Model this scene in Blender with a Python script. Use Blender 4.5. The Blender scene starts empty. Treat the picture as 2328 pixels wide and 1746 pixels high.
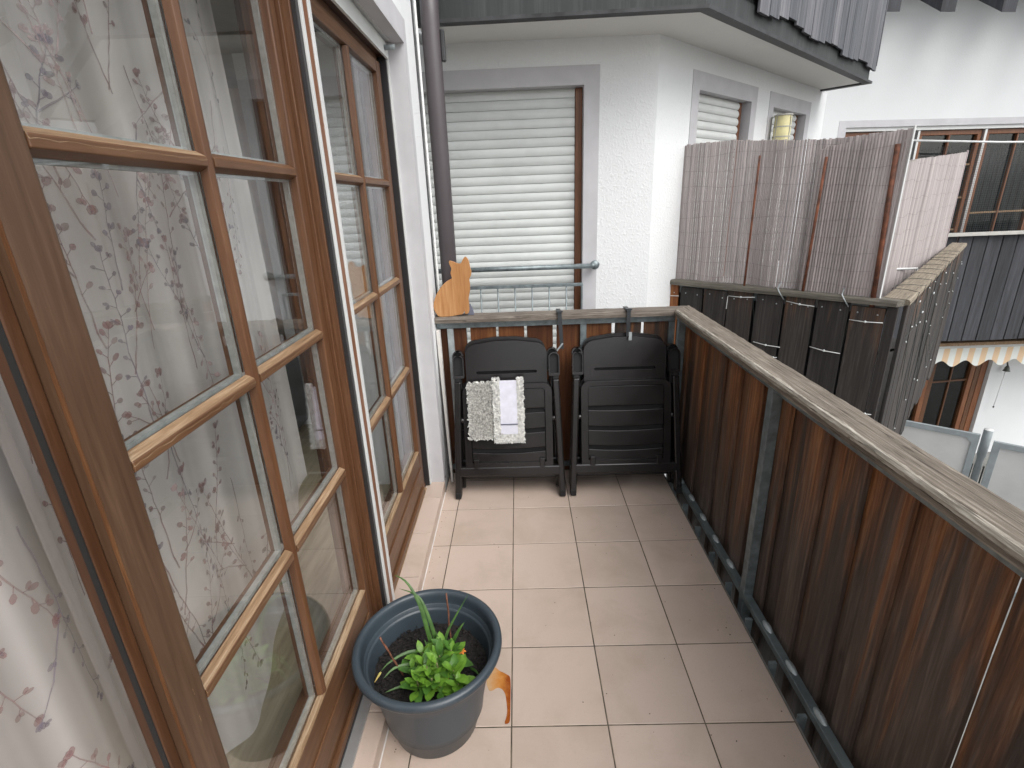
import bpy, bmesh, math, random
from mathutils import Vector, Matrix, noise
random.seed(11)
R = math.radians
sc = bpy.context.scene
C = sc.collection

# ------------------------------------------------------------------ camera
def setup_camera():
    yaw, pitch, roll = -.02115, .3454, -.038656
    cy, sy, cp, sp = math.cos(yaw), math.sin(yaw), math.cos(pitch), math.sin(pitch)
    f = Vector((sy*cp, cy*cp, -sp)); r = Vector((cy, -sy, 0)); u = r.cross(f)
    cr, sr = math.cos(roll), math.sin(roll)
    r2 = cr*r + sr*u; u2 = -sr*r + cr*u
    cam = bpy.data.cameras.new('camera'); o = bpy.data.objects.new('camera', cam); C.objects.link(o)
    M = Matrix((( r2.x, u2.x, -f.x, .06922), (r2.y, u2.y, -f.y, -1.18057), (r2.z, u2.z, -f.z, 1.597), (0, 0, 0, 1)))
    o.matrix_world = M
    cam.sensor_fit = 'HORIZONTAL'; cam.sensor_width = 36; cam.lens = 18.04
    cam.clip_start = .02; cam.clip_end = 400
    sc.camera = o
setup_camera()

# ------------------------------------------------------------------ world, sun, exposure
SUN_EL, SUN_AZ = 50, 138          # azimuth measured from +Y towards +X
w = bpy.data.worlds.new('World'); sc.world = w; w.use_nodes = True
nt = w.node_tree; nt.nodes.clear()
sky = nt.nodes.new('ShaderNodeTexSky'); sky.sky_type = 'NISHITA'; sky.sun_disc = False
sky.sun_elevation = R(SUN_EL); sky.sun_rotation = R(SUN_AZ); sky.air_density = 1.0; sky.dust_density = 3.0; sky.ozone_density = 1.0
hs = nt.nodes.new('ShaderNodeHueSaturation'); hs.inputs['Saturation'].default_value = .22
bg = nt.nodes.new('ShaderNodeBackground'); bg.inputs['Strength'].default_value = .15
wo = nt.nodes.new('ShaderNodeOutputWorld')
nt.links.new(sky.outputs[0], hs.inputs['Color']); nt.links.new(hs.outputs[0], bg.inputs['Color']); nt.links.new(bg.outputs[0], wo.inputs['Surface'])
sl = bpy.data.lights.new('sun', 'SUN'); sl.energy = 1.0; sl.angle = R(50); sl.color = (1, .975, .94)
so = bpy.data.objects.new('sun', sl); C.objects.link(so)
sd = Vector((math.sin(R(SUN_AZ))*math.cos(R(SUN_EL)), math.cos(R(SUN_AZ))*math.cos(R(SUN_EL)), math.sin(R(SUN_EL))))
so.rotation_euler = sd.to_track_quat('Z', 'Y').to_euler(); so.location = sd*20
sc.view_settings.view_transform = 'Standard'; sc.view_settings.look = 'None'
sc.view_settings.gamma = 1; sc.view_settings.use_curve_mapping = False
sc.view_settings.exposure = .84
try:
    sc.cycles.max_bounces = 10; sc.cycles.transparent_max_bounces = 24
except Exception: pass

# ------------------------------------------------------------------ helpers
def tag(o, label=None, cat=None, group=None, kind=None):
    if label: o['label'] = label
    if cat: o['category'] = cat
    if group: o['group'] = group
    if kind: o['kind'] = kind
    return o

def thing(name, label, cat, loc=(0, 0, 0), group=None, rotz=0):
    o = bpy.data.objects.new(name, None); C.objects.link(o)
    o.location = loc; o.rotation_euler = (0, 0, rotz); o.empty_display_size = .1
    return tag(o, label, cat, group)

def struct(o): return tag(o, kind='structure')

def link(name, me, parent=None, loc=None, rot=None):
    o = bpy.data.objects.new(name, me); C.objects.link(o)
    if parent: o.parent = parent
    if loc is not None: o.location = loc
    if rot is not None: o.rotation_euler = rot
    return o

def world_child(o, parent):
    """mesh already in world coordinates, parented without moving"""
    o.parent = parent
    p = parent; M = Matrix.Identity(4)
    while p is not None:
        M = Matrix.LocRotScale(p.location, p.rotation_euler, p.scale) @ M
        M = (p.matrix_parent_inverse @ M) if p.parent else M
        p = p.parent
    o.matrix_parent_inverse = M.inverted()
    return o

class MB:
    def __init__(s): s.v = []; s.f = []; s.mi = []; s.cur = 0
    def add(s, vs, fs, M=None):
        n = len(s.v)
        s.v += [tuple(M @ Vector(v)) if M is not None else tuple(v) for v in vs]
        s.f += [tuple(i+n for i in f) for f in fs]; s.mi += [s.cur]*len(fs); return s
    def box(s, x0, x1, y0, y1, z0, z1, M=None):
        vs = [(x0,y0,z0),(x1,y0,z0),(x1,y1,z0),(x0,y1,z0),(x0,y0,z1),(x1,y0,z1),(x1,y1,z1),(x0,y1,z1)]
        return s.add(vs, [(0,3,2,1),(4,5,6,7),(0,1,5,4),(1,2,6,5),(2,3,7,6),(3,0,4,7)], M)
    def frustum(s, a, b, M=None):
        """a, b: two quads (lists of 4 points) joined"""
        return s.add(list(a)+list(b), [(0,3,2,1),(4,5,6,7),(0,1,5,4),(1,2,6,5),(2,3,7,6),(3,0,4,7)], M)
    def tube(s, pts, r, n=8, M=None, caps=True):
        pts = [Vector(p) for p in pts]; rs = r if isinstance(r, (list, tuple)) else [r]*len(pts)
        rings = []; up = None
        for i, p in enumerate(pts):
            d = (pts[min(i+1, len(pts)-1)] - pts[max(i-1, 0)]).normalized()
            if up is None: up = Vector((0,0,1)) if abs(d.z) < .9 else Vector((1,0,0))
            a = d.cross(up).normalized(); b = a.cross(d).normalized(); up = b
            rings.append([p + rs[i]*(math.cos(2*math.pi*k/n)*a + math.sin(2*math.pi*k/n)*b) for k in range(n)])
        vs = [q for rg in rings for q in rg]; fs = []
        for i in range(len(rings)-1):
            for k in range(n):
                fs.append((i*n+k, i*n+(k+1) % n, (i+1)*n+(k+1) % n, (i+1)*n+k))
        if caps: fs.append(tuple(range(n-1, -1, -1))); fs.append(tuple((len(rings)-1)*n+k for k in range(n)))
        return s.add(vs, fs, M)
    def lathe(s, prof, n=48, c=(0,0,0), M=None, closed=False):
        vs = []; fs = []
        for (r, z) in prof:
            for k in range(n):
                a = 2*math.pi*k/n; vs.append((c[0]+r*math.cos(a), c[1]+r*math.sin(a), c[2]+z))
        for i in range(len(prof)-1):
            for k in range(n): fs.append((i*n+k, i*n+(k+1) % n, (i+1)*n+(k+1) % n, (i+1)*n+k))
        if closed: fs.append(tuple(range(n-1, -1, -1))); fs.append(tuple((len(prof)-1)*n+k for k in range(n)))
        return s.add(vs, fs, M)
    def plate(s, loops, y0, y1, M=None):
        """outline (and holes) in the x-z plane, extruded along y"""
        bm = bmesh.new(); rings = []
        for lp in loops:
            vv = [bm.verts.new((x, y0, z)) for x, z in lp]; rings.append(vv)
            for i in range(len(vv)): bm.edges.new((vv[i], vv[(i+1) % len(vv)]))
        bmesh.ops.triangle_fill(bm, use_beauty=True, use_dissolve=False, edges=bm.edges[:])
        bm.verts.ensure_lookup_table(); bm.verts.index_update()
        base = [tuple(v.co) for v in bm.verts]; tris = [[v.index for v in f.verts] for f in bm.faces]
        n = len(base); vs = base + [(x, y1, z) for x, y, z in base]; fs = []
        for t in tris:
            a, b, c = (Vector(base[i]) for i in t)
            if ((b-a).cross(c-a)).y > 0: t = t[::-1]
            if y1 < y0: t = t[::-1]
            fs.append(tuple(t)); fs.append(tuple(i+n for i in t[::-1]))
        for vv in rings:
            idx = [v.index for v in vv]
            for i in range(len(idx)):
                a, b = idx[i], idx[(i+1) % len(idx)]; fs.append((a, b, b+n, a+n))
        bm.free()
        return s.add(vs, fs, M)
    def mesh(s, name, mats, smooth=False, recalc=True):
        me = bpy.data.meshes.new(name); me.from_pydata(s.v, [], s.f)
        if not isinstance(mats, (list, tuple)): mats = [mats]
        for m in mats: me.materials.append(m)
        if len(mats) > 1:
            me.polygons.foreach_set('material_index', s.mi)
        if recalc:
            bm = bmesh.new(); bm.from_mesh(me); bmesh.ops.recalc_face_normals(bm, faces=bm.faces[:]); bm.to_mesh(me); bm.free()
        if smooth: me.polygons.foreach_set('use_smooth', [True]*len(me.polygons))
        me.update(); return me
    def build(s, name, mats, parent=None, smooth=False, bevel=0, seg=2, recalc=True, local=False, flat=False):
        o = link(name, s.mesh(name, mats, smooth, recalc))
        if parent:
            if local: o.parent = parent
            else: world_child(o, parent)
        if bevel:
            b = o.modifiers.new('bevel', 'BEVEL'); b.width = bevel; b.segments = seg; b.limit_method = 'ANGLE'; b.angle_limit = R(35)
            if seg > 1 and not flat:
                o.data.polygons.foreach_set('use_smooth', [True]*len(o.data.polygons))
                b.harden_normals = True
        return o

def Bx(name, mat, parent, x0, x1, y0, y1, z0, z1, bevel=0, **k):
    return MB().box(x0, x1, y0, y1, z0, z1).build(name, mat, parent, bevel=bevel, **k)

def arc(cx, cz, r, a0, a1, n=6):
    return [(cx+r*math.cos(R(a0+(a1-a0)*i/n)), cz+r*math.sin(R(a0+(a1-a0)*i/n))) for i in range(n+1)]
def rrect(x0, x1, z0, z1, r, rb=None):
    rb = r if rb is None else rb
    return arc(x0+rb, z0+rb, rb, 180, 270) + arc(x1-rb, z0+rb, rb, 270, 360) + arc(x1-r, z1-r, r, 0, 90) + arc(x0+r, z1-r, r, 90, 180)

# ------------------------------------------------------------------ materials
class Mat:
    def __init__(s, name):
        s.m = bpy.data.materials.new(name); s.m.use_nodes = True; s.t = s.m.node_tree
        s.b = s.t.nodes['Principled BSDF']; s.out = s.t.nodes['Material Output']
    def n(s, typ, **k):
        nd = s.t.nodes.new(typ)
        for a, b in k.items():
            if a.startswith('i_'):
                key = a[2:].replace('_', ' ')
                nd.inputs[key].default_value = b
            else: setattr(nd, a, b)
        return nd
    def l(s, a, b): s.t.links.new(a, b)
    def coords(s, scale=(1,1,1), rnd=0, loc=(0,0,0), kind='Object'):
        tc = s.n('ShaderNodeTexCoord'); mp = s.n('ShaderNodeMapping')
        mp.inputs['Scale'].default_value = scale; mp.inputs['Location'].default_value = loc
        if rnd:
            oi = s.n('ShaderNodeObjectInfo'); ml = s.n('ShaderNodeMath', operation='MULTIPLY'); ml.inputs[1].default_value = rnd
            s.l(oi.outputs['Random'], ml.inputs[0])
            ad = s.n('ShaderNodeVectorMath', operation='ADD'); s.l(tc.outputs[kind], ad.inputs[0]); s.l(ml.outputs[0], ad.inputs[1])
            s.l(ad.outputs[0], mp.inputs['Vector'])
        else: s.l(tc.outputs[kind], mp.inputs['Vector'])
        return mp.outputs[0]
    def noise(s, vec, scale=5, detail=4, rough=.5, dist=0):
        nd = s.n('ShaderNodeTexNoise'); nd.inputs['Scale'].default_value = scale; nd.inputs['Detail'].default_value = detail
        nd.inputs['Roughness'].default_value = rough; nd.inputs['Distortion'].default_value = dist; s.l(vec, nd.inputs['Vector']); return nd.outputs['Fac']
    def ramp(s, fac, stops):
        nd = s.n('ShaderNodeValToRGB'); cr = nd.color_ramp
        while len(cr.elements) > 1: cr.elements.remove(cr.elements[-1])
        cr.elements[0].position = stops[0][0]; c = stops[0][1]; cr.elements[0].color = (*c, 1) if len(c) == 3 else c
        for p, c in stops[1:]:
            e = cr.elements.new(p); e.color = (*c, 1) if len(c) == 3 else c
        s.l(fac, nd.inputs[0]); return nd.outputs[0]
    def mix(s, fac, a, b, blend='MIX'):
        nd = s.n('ShaderNodeMix', data_type='RGBA', blend_type=blend)
        if isinstance(fac, (int, float)): nd.inputs[0].default_value = fac
        else: s.l(fac, nd.inputs[0])
        for i, x in ((6, a), (7, b)):
            if isinstance(x, tuple): nd.inputs[i].default_value = (*x, 1) if len(x) == 3 else x
            else: s.l(x, nd.inputs[i])
        return nd.outputs[2]
    def math(s, op, a, b=0, clamp=False):
        nd = s.n('ShaderNodeMath', operation=op); nd.use_clamp = clamp
        for i, x in ((0, a), (1, b)):
            if isinstance(x, (int, float)): nd.inputs[i].default_value = x
            else: s.l(x, nd.inputs[i])
        return nd.outputs[0]
    def bump(s, h, strength=.3, dist=.01, prev=None):
        nd = s.n('ShaderNodeBump'); nd.inputs['Strength'].default_value = strength; nd.inputs['Distance'].default_value = dist
        s.l(h, nd.inputs['Height'])
        if prev is not None: s.l(prev, nd.inputs['Normal'])
        s.l(nd.outputs[0], s.b.inputs['Normal']); return nd.outputs[0]
    def col(s, c):
        if isinstance(c, tuple): s.b.inputs['Base Color'].default_value = (*c, 1)
        else: s.l(c, s.b.inputs['Base Color'])
    def rough(s, v):
        if isinstance(v, (int, float)): s.b.inputs['Roughness'].default_value = v
        else: s.l(v, s.b.inputs['Roughness'])

def simple(name, c, rough=.5, var=.06, scale=8, metal=0, bump=0, bscale=60, rnd=3, spec=None, bdist=.002):
    m = Mat(name); vec = m.coords(rnd=rnd)
    n1 = m.noise(vec, scale, 5, .6)
    a = tuple(x*(1-var*2) for x in c); b = tuple(min(1, x*(1+var*2)) for x in c)
    m.col(m.ramp(n1, [(.3, a), (.7, b)])); m.rough(m.math('ADD', m.math('MULTIPLY', n1, .2), rough-.1))
    m.b.inputs['Metallic'].default_value = metal
    if spec is not None: m.b.inputs['Specular IOR Level'].default_value = spec
    if bump: m.bump(m.noise(vec, bscale, 4, .6), bump, bdist)
    return m.m

def wood(name, dark, mid, light, grain=(26, 26, 1.6), rough=.75, worn=None, wornz=None, bump=.5, knots=True, rnd=40, spread=.5, tint=None, wr=.9, wn=3.6, fw_=.42, crack=0):
    """grain runs along the axis with the small scale value"""
    m = Mat(name); v1 = m.coords(grain, rnd=rnd); v2 = m.coords(tuple(g*.22 for g in grain), rnd=rnd)
    fine = m.noise(v1, 3.2, 8, .68, .4); broad = m.noise(v2, 2.2, 4, .55, .9)
    wv = m.noise(m.coords(tuple(g*.55 for g in grain), rnd=rnd), 2.4, 5, .6, 1.6)
    f = m.math('ADD', m.math('MULTIPLY', fine, fw_), m.math('ADD', m.math('MULTIPLY', broad, (1-fw_)*.6), m.math('MULTIPLY', wv, (1-fw_)*.4)))
    c = m.ramp(f, [(.5-spread*.36, dark), (.5, mid), (.5+spread*.36, light)])
    if tint:
        oi = m.n('ShaderNodeObjectInfo'); c = m.mix(1.0, c, m.ramp(oi.outputs['Random'], tint), 'MULTIPLY')
    if worn:
        tc = m.n('ShaderNodeTexCoord'); sp = m.n('ShaderNodeSeparateXYZ'); m.l(tc.outputs['Object'], sp.inputs[0])
        z0, z1 = wornz
        g = m.math('DIVIDE', m.math('SUBTRACT', sp.outputs['Z'], z0), z1-z0)
        oi2 = m.n('ShaderNodeObjectInfo')
        g = m.math('ADD', g, m.math('MULTIPLY', m.math('SUBTRACT', oi2.outputs['Random'], .5), wr))
        nn = m.noise(m.coords((15, 15, 1.1), rnd=rnd), 1.2, 5, .6, .8)
        g = m.math('ADD', g, m.math('MULTIPLY', m.math('SUBTRACT', nn, .5), wn), clamp=True)
        cw = m.ramp(m.math('ADD', m.math('MULTIPLY', fine, .7), m.math('MULTIPLY', broad, .3)), [(.33, worn[0]), (.5, worn[1]), (.66, worn[2])])
        c = m.mix(g, c, cw)
    if knots:
        vo = m.n('ShaderNodeTexVoronoi'); vo.inputs['Scale'].default_value = 1.0
        m.l(m.coords(tuple(max(2.2, 7 if g > 5 else 2.6) for g in grain), rnd=rnd), vo.inputs['Vector'])
        k = m.ramp(vo.outputs['Distance'], [(.05, (1, 1, 1)), (.12, (0, 0, 0))])
        c = m.mix(m.math('MULTIPLY', k, .75), c, tuple(x*.35 for x in dark))
    if crack:
        ck = m.noise(m.coords(tuple(g*1.3 for g in grain), rnd=rnd), 2.6, 3, .5, .6)
        c = m.mix(m.math('MULTIPLY', m.ramp(ck, [(.34, (1,1,1)), (.39, (0,0,0))]), crack), c, tuple(x*.4 for x in dark))
        pt = m.noise(m.coords((5, 5, 5), rnd=rnd), 1.6, 4, .6)
        c = m.mix(m.ramp(pt, [(.45, (0,0,0)), (.75, (.55,.55,.55))]), c, tuple(x*.62 for x in mid))
    m.col(c); m.rough(rough)
    m.b.inputs['Specular IOR Level'].default_value = .3
    m.bump(fine, bump, .003)
    return m.m

# worn window wood: varnish brown with the bare wood showing on the upper edges (wear has its own shape)
def window_wood(name, grain, dark, mid, light, edge=.75):
    m = Mat(name); v1 = m.coords(grain, rnd=40)
    fine = m.noise(v1, 3, 7, .65, .3); broad = m.noise(m.coords((3, 3, 3), rnd=9), 2, 3, .5)
    c = m.ramp(fine, [(.3, dark), (.52, mid), (.72, light)])
    c = m.mix(m.math('MULTIPLY', broad, .3), c, tuple(x*.55 for x in dark))
    wear = m.ramp(m.noise(m.coords(tuple(g*.6+2 for g in grain), rnd=5), 2.2, 7, .72), [(.69, (0,0,0)), (.73, (1,1,1))])
    c = m.mix(m.math('MULTIPLY', wear, edge), c, (.55, .36, .19))
    m.col(c); m.rough(.42); m.b.inputs['Specular IOR Level'].default_value = .45
    m.bump(fine, .15, .002); return m.m

M = {}
M['door_wood'] = window_wood('brown_varnished_wood', (30, 30, 1.5), (.075, .031, .013), (.115, .050, .022), (.165, .080, .037))
M['door_wood_h'] = window_wood('brown_varnished_wood_rail', (30, 1.5, 30), (.085, .038, .017), (.130, .062, .029), (.185, .098, .048))
M['stile_wood'] = window_wood('satin_brown_stile_wood', (26, 26, 1.3), (.066, .034, .0175), (.098, .053, .030), (.140, .081, .047))
M['door_dark'] = window_wood('dark_brown_varnished_wood', (30, 30, 1.5), (.03, .011, .006), (.055, .02, .01), (.09, .036, .017))
M['bare_wood'] = wood('bare_weathered_wood', (.10, .055, .027), (.23, .145, .080), (.46, .35, .235), (60, 3, 60), .6, knots=False, bump=.8)
M['raw_orange'] = wood('exposed_orange_wood', (.07, .030, .012), (.125, .052, .020), (.24, .12, .05), (60, 60, 3), .6, knots=False)
OR = ((.075, .030, .013), (.22, .088, .034), (.40, .205, .095))
M['board'] = wood('weathered_brown_board', (.028, .021, .017), (.074, .056, .046), (.155, .128, .108), (30, 30, 1.3), .60, worn=OR, wornz=(.70, 1.40), wr=.7, wn=3.6, fw_=.5, tint=[(0, (.75,.75,.75)), (.5, (1.1,1.03,1)), (1, (1.25,1.15,1.1))])
M['board_front'] = wood('orange_brown_board', (.05, .02, .01), (.15, .055, .02), (.30, .14, .055), (34, 34, 1.5), .6, tint=[(0, (.5,.45,.45)), (.5, (1,.95,.9)), (1, (1.25,1.15,1.05))])
M['board_n'] = wood('dark_grey_brown_board', (.014, .0125, .012), (.038, .034, .032), (.085, .078, .074), (36, 36, 1.2), .72, worn=((.05,.025,.014), (.15,.07,.035), (.24,.13,.07)), wornz=(1.22, 1.75), wr=.5, wn=3.0, tint=[(0, (.8,.8,.8)), (1, (1.2,1.15,1.1))])
M['board_u'] = wood('silver_grey_weathered_board', (.035, .038, .044), (.115, .12, .13), (.25, .255, .265), (40, 40, 1.0), .8, knots=False, tint=[(0, (.7,.72,.75)), (1, (1.25,1.2,1.2))])
M['board_r'] = wood('dark_slate_board', (.02, .020, .022), (.043, .044, .049), (.075, .078, .085), (30, 30, 1.3), .8, tint=[(0, (.8,.8,.8)), (1, (1.2,1.2,1.2))])
M['cap_y'] = wood('weathered_grey_cap_y', (.075, .060, .046), (.165, .138, .110), (.34, .30, .25), (46, 1.6, 46), .75, bump=1.0, fw_=.75, crack=.8, knots=False, rnd=0)
M['cap_x'] = wood('weathered_grey_cap_x', (.065, .053, .043), (.145, .122, .102), (.30, .265, .225), (1.6, 46, 46), .75, bump=1.0, fw_=.75, crack=.8, knots=False, rnd=0)
M['flake'] = wood('pale_splintered_wood', (.12, .10, .08), (.34, .31, .26), (.60, .57, .50), (50, 4, 50), .8, knots=False, rnd=0, bump=.8, fw_=.7, crack=.7)
M['cap_n'] = wood('weathered_olive_cap', (.05, .045, .038), (.125, .115, .095), (.24, .22, .185), (1.6, 46, 46), .75, fw_=.7, crack=.6, knots=False, rnd=0)
M['cap_s'] = wood('weathered_pale_cap', (.09, .075, .055), (.22, .185, .14), (.38, .335, .26), (1.6, 46, 46), .75, fw_=.7, crack=.6, knots=False, rnd=0)
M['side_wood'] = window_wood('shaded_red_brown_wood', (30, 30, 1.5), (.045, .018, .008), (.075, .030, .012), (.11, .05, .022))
M['cap_r'] = simple('grey_cap', (.42, .41, .38), .7, bump=.2)
M['cat_wood'] = wood('oiled_pine', (.30, .13, .045), (.40, .195, .075), (.52, .30, .14), (22, 22, 1.6), .5, knots=False, bump=.3, fw_=.45, spread=.42)
M['galv'] = simple('galvanised_steel', (.20, .235, .245), .45, var=.16, scale=25, metal=.55, bump=.15)
M['galv_light'] = simple('pale_galvanised_steel', (.40, .44, .45), .45, var=.1, scale=25, metal=.4)
M['galv_bar'] = simple('mottled_galvanised_bar', (.17, .205, .215), .42, var=.1, scale=14, metal=.5, bump=.1)
M['alu'] = simple('aluminium', (.55, .56, .56), .35, metal=.7, var=.05)
M['alu_dark'] = simple('dark_bronze_aluminium', (.035, .033, .034), .4, metal=.3)
M['white_rail'] = simple('white_coated_profile', (.60, .61, .60), .35, var=.03)
M['spacer'] = simple('grey_glazing_spacer', (.30, .31, .30), .5, var=.1, scale=60)
M['rubber'] = simple('black_rubber', (.012, .012, .012), .6)
M['shutter'] = simple('pale_grey_shutter_slat', (.60, .625, .61), .42, var=.05, scale=3)
M['shutter_w'] = simple('white_shutter_slat', (.68, .70, .68), .42, var=.04, scale=3)
M['trim'] = simple('light_grey_painted_trim', (.49, .485, .50), .8, var=.04, scale=5, bump=.2, bscale=250)
M['brown_frame'] = window_wood('reddish_brown_frame', (26, 26, 1.5), (.12, .042, .016), (.20, .078, .034), (.27, .12, .055), .3)
M['down'] = simple('brown_grey_coated_pipe', (.062, .052, .056), .42, var=.05, scale=4)
M['dark_metal'] = simple('dark_weathered_flashing', (.035, .036, .038), .55, var=.3, scale=10, metal=.2)
M['flash'] = wood('streaked_dark_flashing', (.018, .019, .019), (.038, .041, .041), (.085, .092, .090), (22, 22, 1.0), .55, knots=False, bump=.1, rnd=0, spread=.8)
M['chair'] = simple('anthracite_brown_plastic', (.0125, .0110, .0110), .24, var=.08, scale=12, bump=.05, bscale=400)
M['chair_edge'] = simple('worn_plastic_edge', (.05, .047, .047), .3)
M['chair_in'] = simple('black_plastic_and_gap_shade', (.0035, .0035, .004), .6)  # near black, so gaps and hollows carry their shade in the colour
M['strap'] = simple('dark_grey_band_steel', (.05, .055, .06), .45, metal=.5)
M['cloth'] = simple('white_pocket_cloth', (.62, .62, .70), .8, var=.05, scale=20, bump=.2)
M['seam'] = simple('blue_grey_seam', (.12, .13, .17), .8)
M['pile_w'] = simple('white_grey_pile', (.60, .60, .575), .9, var=.2, scale=70)
M['pile_g'] = simple('grey_pile', (.37, .365, .34), .9, var=.3, scale=90)
M['stake'] = simple('rusty_stake', (.13, .045, .022), .8, var=.4, scale=14, bump=.5)
M['wire'] = simple('rusty_wire', (.17, .14, .135), .7)
M['bulb'] = simple('clear_white_bulb', (.62, .66, .66), .3)
M['cord'] = simple('dark_green_cord', (.02, .03, .025), .5)
M['white_cord'] = simple('white_cord', (.66, .67, .66), .6)
M['lamp_glass'] = simple('cream_lamp_glass', (.72, .66, .36), .4, var=.1)
M['stone_grey'] = simple('pale_cast_metal', (.45, .44, .40), .5)
M['terr_metal'] = simple('grey_fence_frame', (.26, .29, .30), .5, var=.08, metal=.1)
M['terr_panel'] = simple('frosted_grey_panel', (.50, .50, .49), .35, var=.05, scale=2)
M['bell'] = simple('patinated_bell', (.10, .11, .10), .5, metal=.5)
M['stick'] = simple('brown_twig', (.16, .062, .035), .7, var=.3, scale=60)
M['interior_white'] = simple('interior_white', (.55, .53, .50), .8)
M['sofa'] = simple('grey_sofa_fabric', (.16, .17, .17), .9, bump=.3)
M['lead'] = simple('dark_mesh_cord', (.05, .055, .055), .7)

def plaster(name, c, bs=130, st=.6, dist=.004, dirt=0):
    m = Mat(name); v = m.coords(); n = m.noise(v, bs, 3, .55, .3); n2 = m.noise(v, 1.2, 4, .6)
    n3 = m.noise(v, 45, 2, .5)
    m.col(m.ramp(n2, [(.3, tuple(x*.95 for x in c)), (.7, c)])); m.rough(.88)
    h = m.math('ADD', m.ramp(n, [(.5, (0,0,0)), (.68, (1,1,1))]), m.math('MULTIPLY', n3, .6))
    m.bump(h, st, dist); return m.m
M['plaster'] = plaster('white_rough_plaster', (.735, .75, .755), 75, .42, .005)
M['plaster_far'] = plaster('white_plaster', (.66, .675, .68), 60, .15)
M['soffit'] = plaster('white_soffit_paint', (.72, .72, .69), 20, .1)

def tile_mat(name, c, rough=.34):
    m = Mat(name); v = m.coords(rnd=30); oi = m.n('ShaderNodeObjectInfo')
    c0 = m.ramp(oi.outputs['Random'], [(0, tuple(x*.93 for x in c)), (1, tuple(x*1.05 for x in c))])
    n = m.noise(v, 160, 3, .7); n2 = m.noise(v, 5, 5, .6, .4)
    c1 = m.mix(m.ramp(n, [(.56, (0,0,0)), (.72, (.3,.3,.3))]), c0, tuple(x*.72 for x in c))
    st = m.ramp(n2, [(.45, (0,0,0)), (.70, (.55,.55,.55))])
    c2 = m.mix(st, c1, (c[0]*.78, c[1]*.77, c[2]*.72))
    sp = m.ramp(m.noise(v, 26, 2, .5), [(.77, (0,0,0)), (.79, (.75,.75,.75))])
    c3 = m.mix(sp, c2, (.16, .12, .09))
    m.col(c3); m.rough(m.math('ADD', m.math('MULTIPLY', n2, .22), rough-.1)); m.bump(n2, .06, .003); return m.m
M['tile'] = tile_mat('beige_floor_tile', (.49, .392, .330))
M['grout'] = simple('grey_olive_grout', (.095, .08, .055), .95, var=.4, scale=14, bump=.4, bscale=200)
M['silicone'] = simple('white_silicone', (.72, .70, .68), .5)
M['slab'] = simple('raw_concrete', (.16, .15, .14), .9, bump=.3)
M['ground'] = simple('terrace_paving', (.20, .20, .19), .9, var=.15, scale=3, bump=.3)

def glass_mat():
    m = Mat('window_glass'); t = m.t
    tr = m.n('ShaderNodeBsdfTransparent'); tr.inputs[0].default_value = (.97, .98, .975, 1)
    gl = m.n('ShaderNodeBsdfGlossy'); gl.inputs['Roughness'].default_value = .0; gl.inputs['Color'].default_value = (.95, .97, 1, 1)
    lw = m.n('ShaderNodeLayerWeight'); lw.inputs['Blend'].default_value = .5
    fr = m.math('ADD', m.math('MULTIPLY', m.math('POWER', lw.outputs['Facing'], 3.8), .60), .06, clamp=True)
    mx = m.n('ShaderNodeMixShader'); m.l(fr, mx.inputs[0]); m.l(tr.outputs[0], mx.inputs[1]); m.l(gl.outputs[0], mx.inputs[2])
    m.l(mx.outputs[0], m.out.inputs['Surface']); return m.m
M['glass'] = glass_mat()
def glass_far():
    m = Mat('far_window_glass')
    tr = m.n('ShaderNodeBsdfTransparent'); tr.inputs[0].default_value = (.75, .78, .78, 1)
    gl = m.n('ShaderNodeBsdfGlossy'); gl.inputs['Roughness'].default_value = .02
    mx = m.n('ShaderNodeMixShader'); mx.inputs[0].default_value = .045
    m.l(tr.outputs[0], mx.inputs[1]); m.l(gl.outputs[0], mx.inputs[2]); m.l(mx.outputs[0], m.out.inputs['Surface']); return m.m
M['glass_far'] = glass_far()

def curtain_mat(name, c, alpha):
    m = Mat(name)
    v = m.coords((1, 1, .2)); n = m.noise(v, 9, 4, .6)
    d = m.n('ShaderNodeBsdfDiffuse'); tl = m.n('ShaderNodeBsdfTranslucent'); tp = m.n('ShaderNodeBsdfTransparent')
    col = m.ramp(n, [(.3, tuple(x*.9 for x in c)), (.7, c)])
    m.l(col, d.inputs[0]); m.l(col, tl.inputs[0])
    a = m.n('ShaderNodeMixShader'); a.inputs[0].default_value = .35; m.l(d.outputs[0], a.inputs[1]); m.l(tl.outputs[0], a.inputs[2])
    lw = m.n('ShaderNodeTexNoise'); lw.inputs['Scale'].default_value = 2.5; m.l(m.coords((1, 5, .15)), lw.inputs['Vector'])
    fac = m.ramp(lw.outputs['Fac'], [(.38, (alpha-.22,)*3), (.62, (alpha+.14,)*3)])
    b = m.n('ShaderNodeMixShader'); m.l(fac, b.inputs[0]); m.l(tp.outputs[0], b.inputs[1]); m.l(a.outputs[0], b.inputs[2])
    m.l(b.outputs[0], m.out.inputs['Surface']); return m.m
M['curtain'] = curtain_mat('sheer_white_curtain', (.80, .75, .725), .80)
M['curtain_thin'] = curtain_mat('thin_sheer_curtain', (.74, .69, .665), .60)
def print_mat(name, c):
    m = Mat(name); d = m.n('ShaderNodeBsdfDiffuse'); tp = m.n('ShaderNodeBsdfTransparent')
    n = m.noise(m.coords(rnd=0), 30, 3, .6)
    m.l(m.ramp(n, [(.35, tuple(x*.8 for x in c)), (.65, tuple(x*1.3 for x in c))]), d.inputs[0])
    b = m.n('ShaderNodeMixShader'); m.l(m.ramp(n, [(.3, (.30,)*3), (.7, (.72,)*3)]), b.inputs[0]); m.l(tp.outputs[0], b.inputs[1]); m.l(d.outputs[0], b.inputs[2])
    m.l(b.outputs[0], m.out.inputs['Surface']); return m.m
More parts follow.
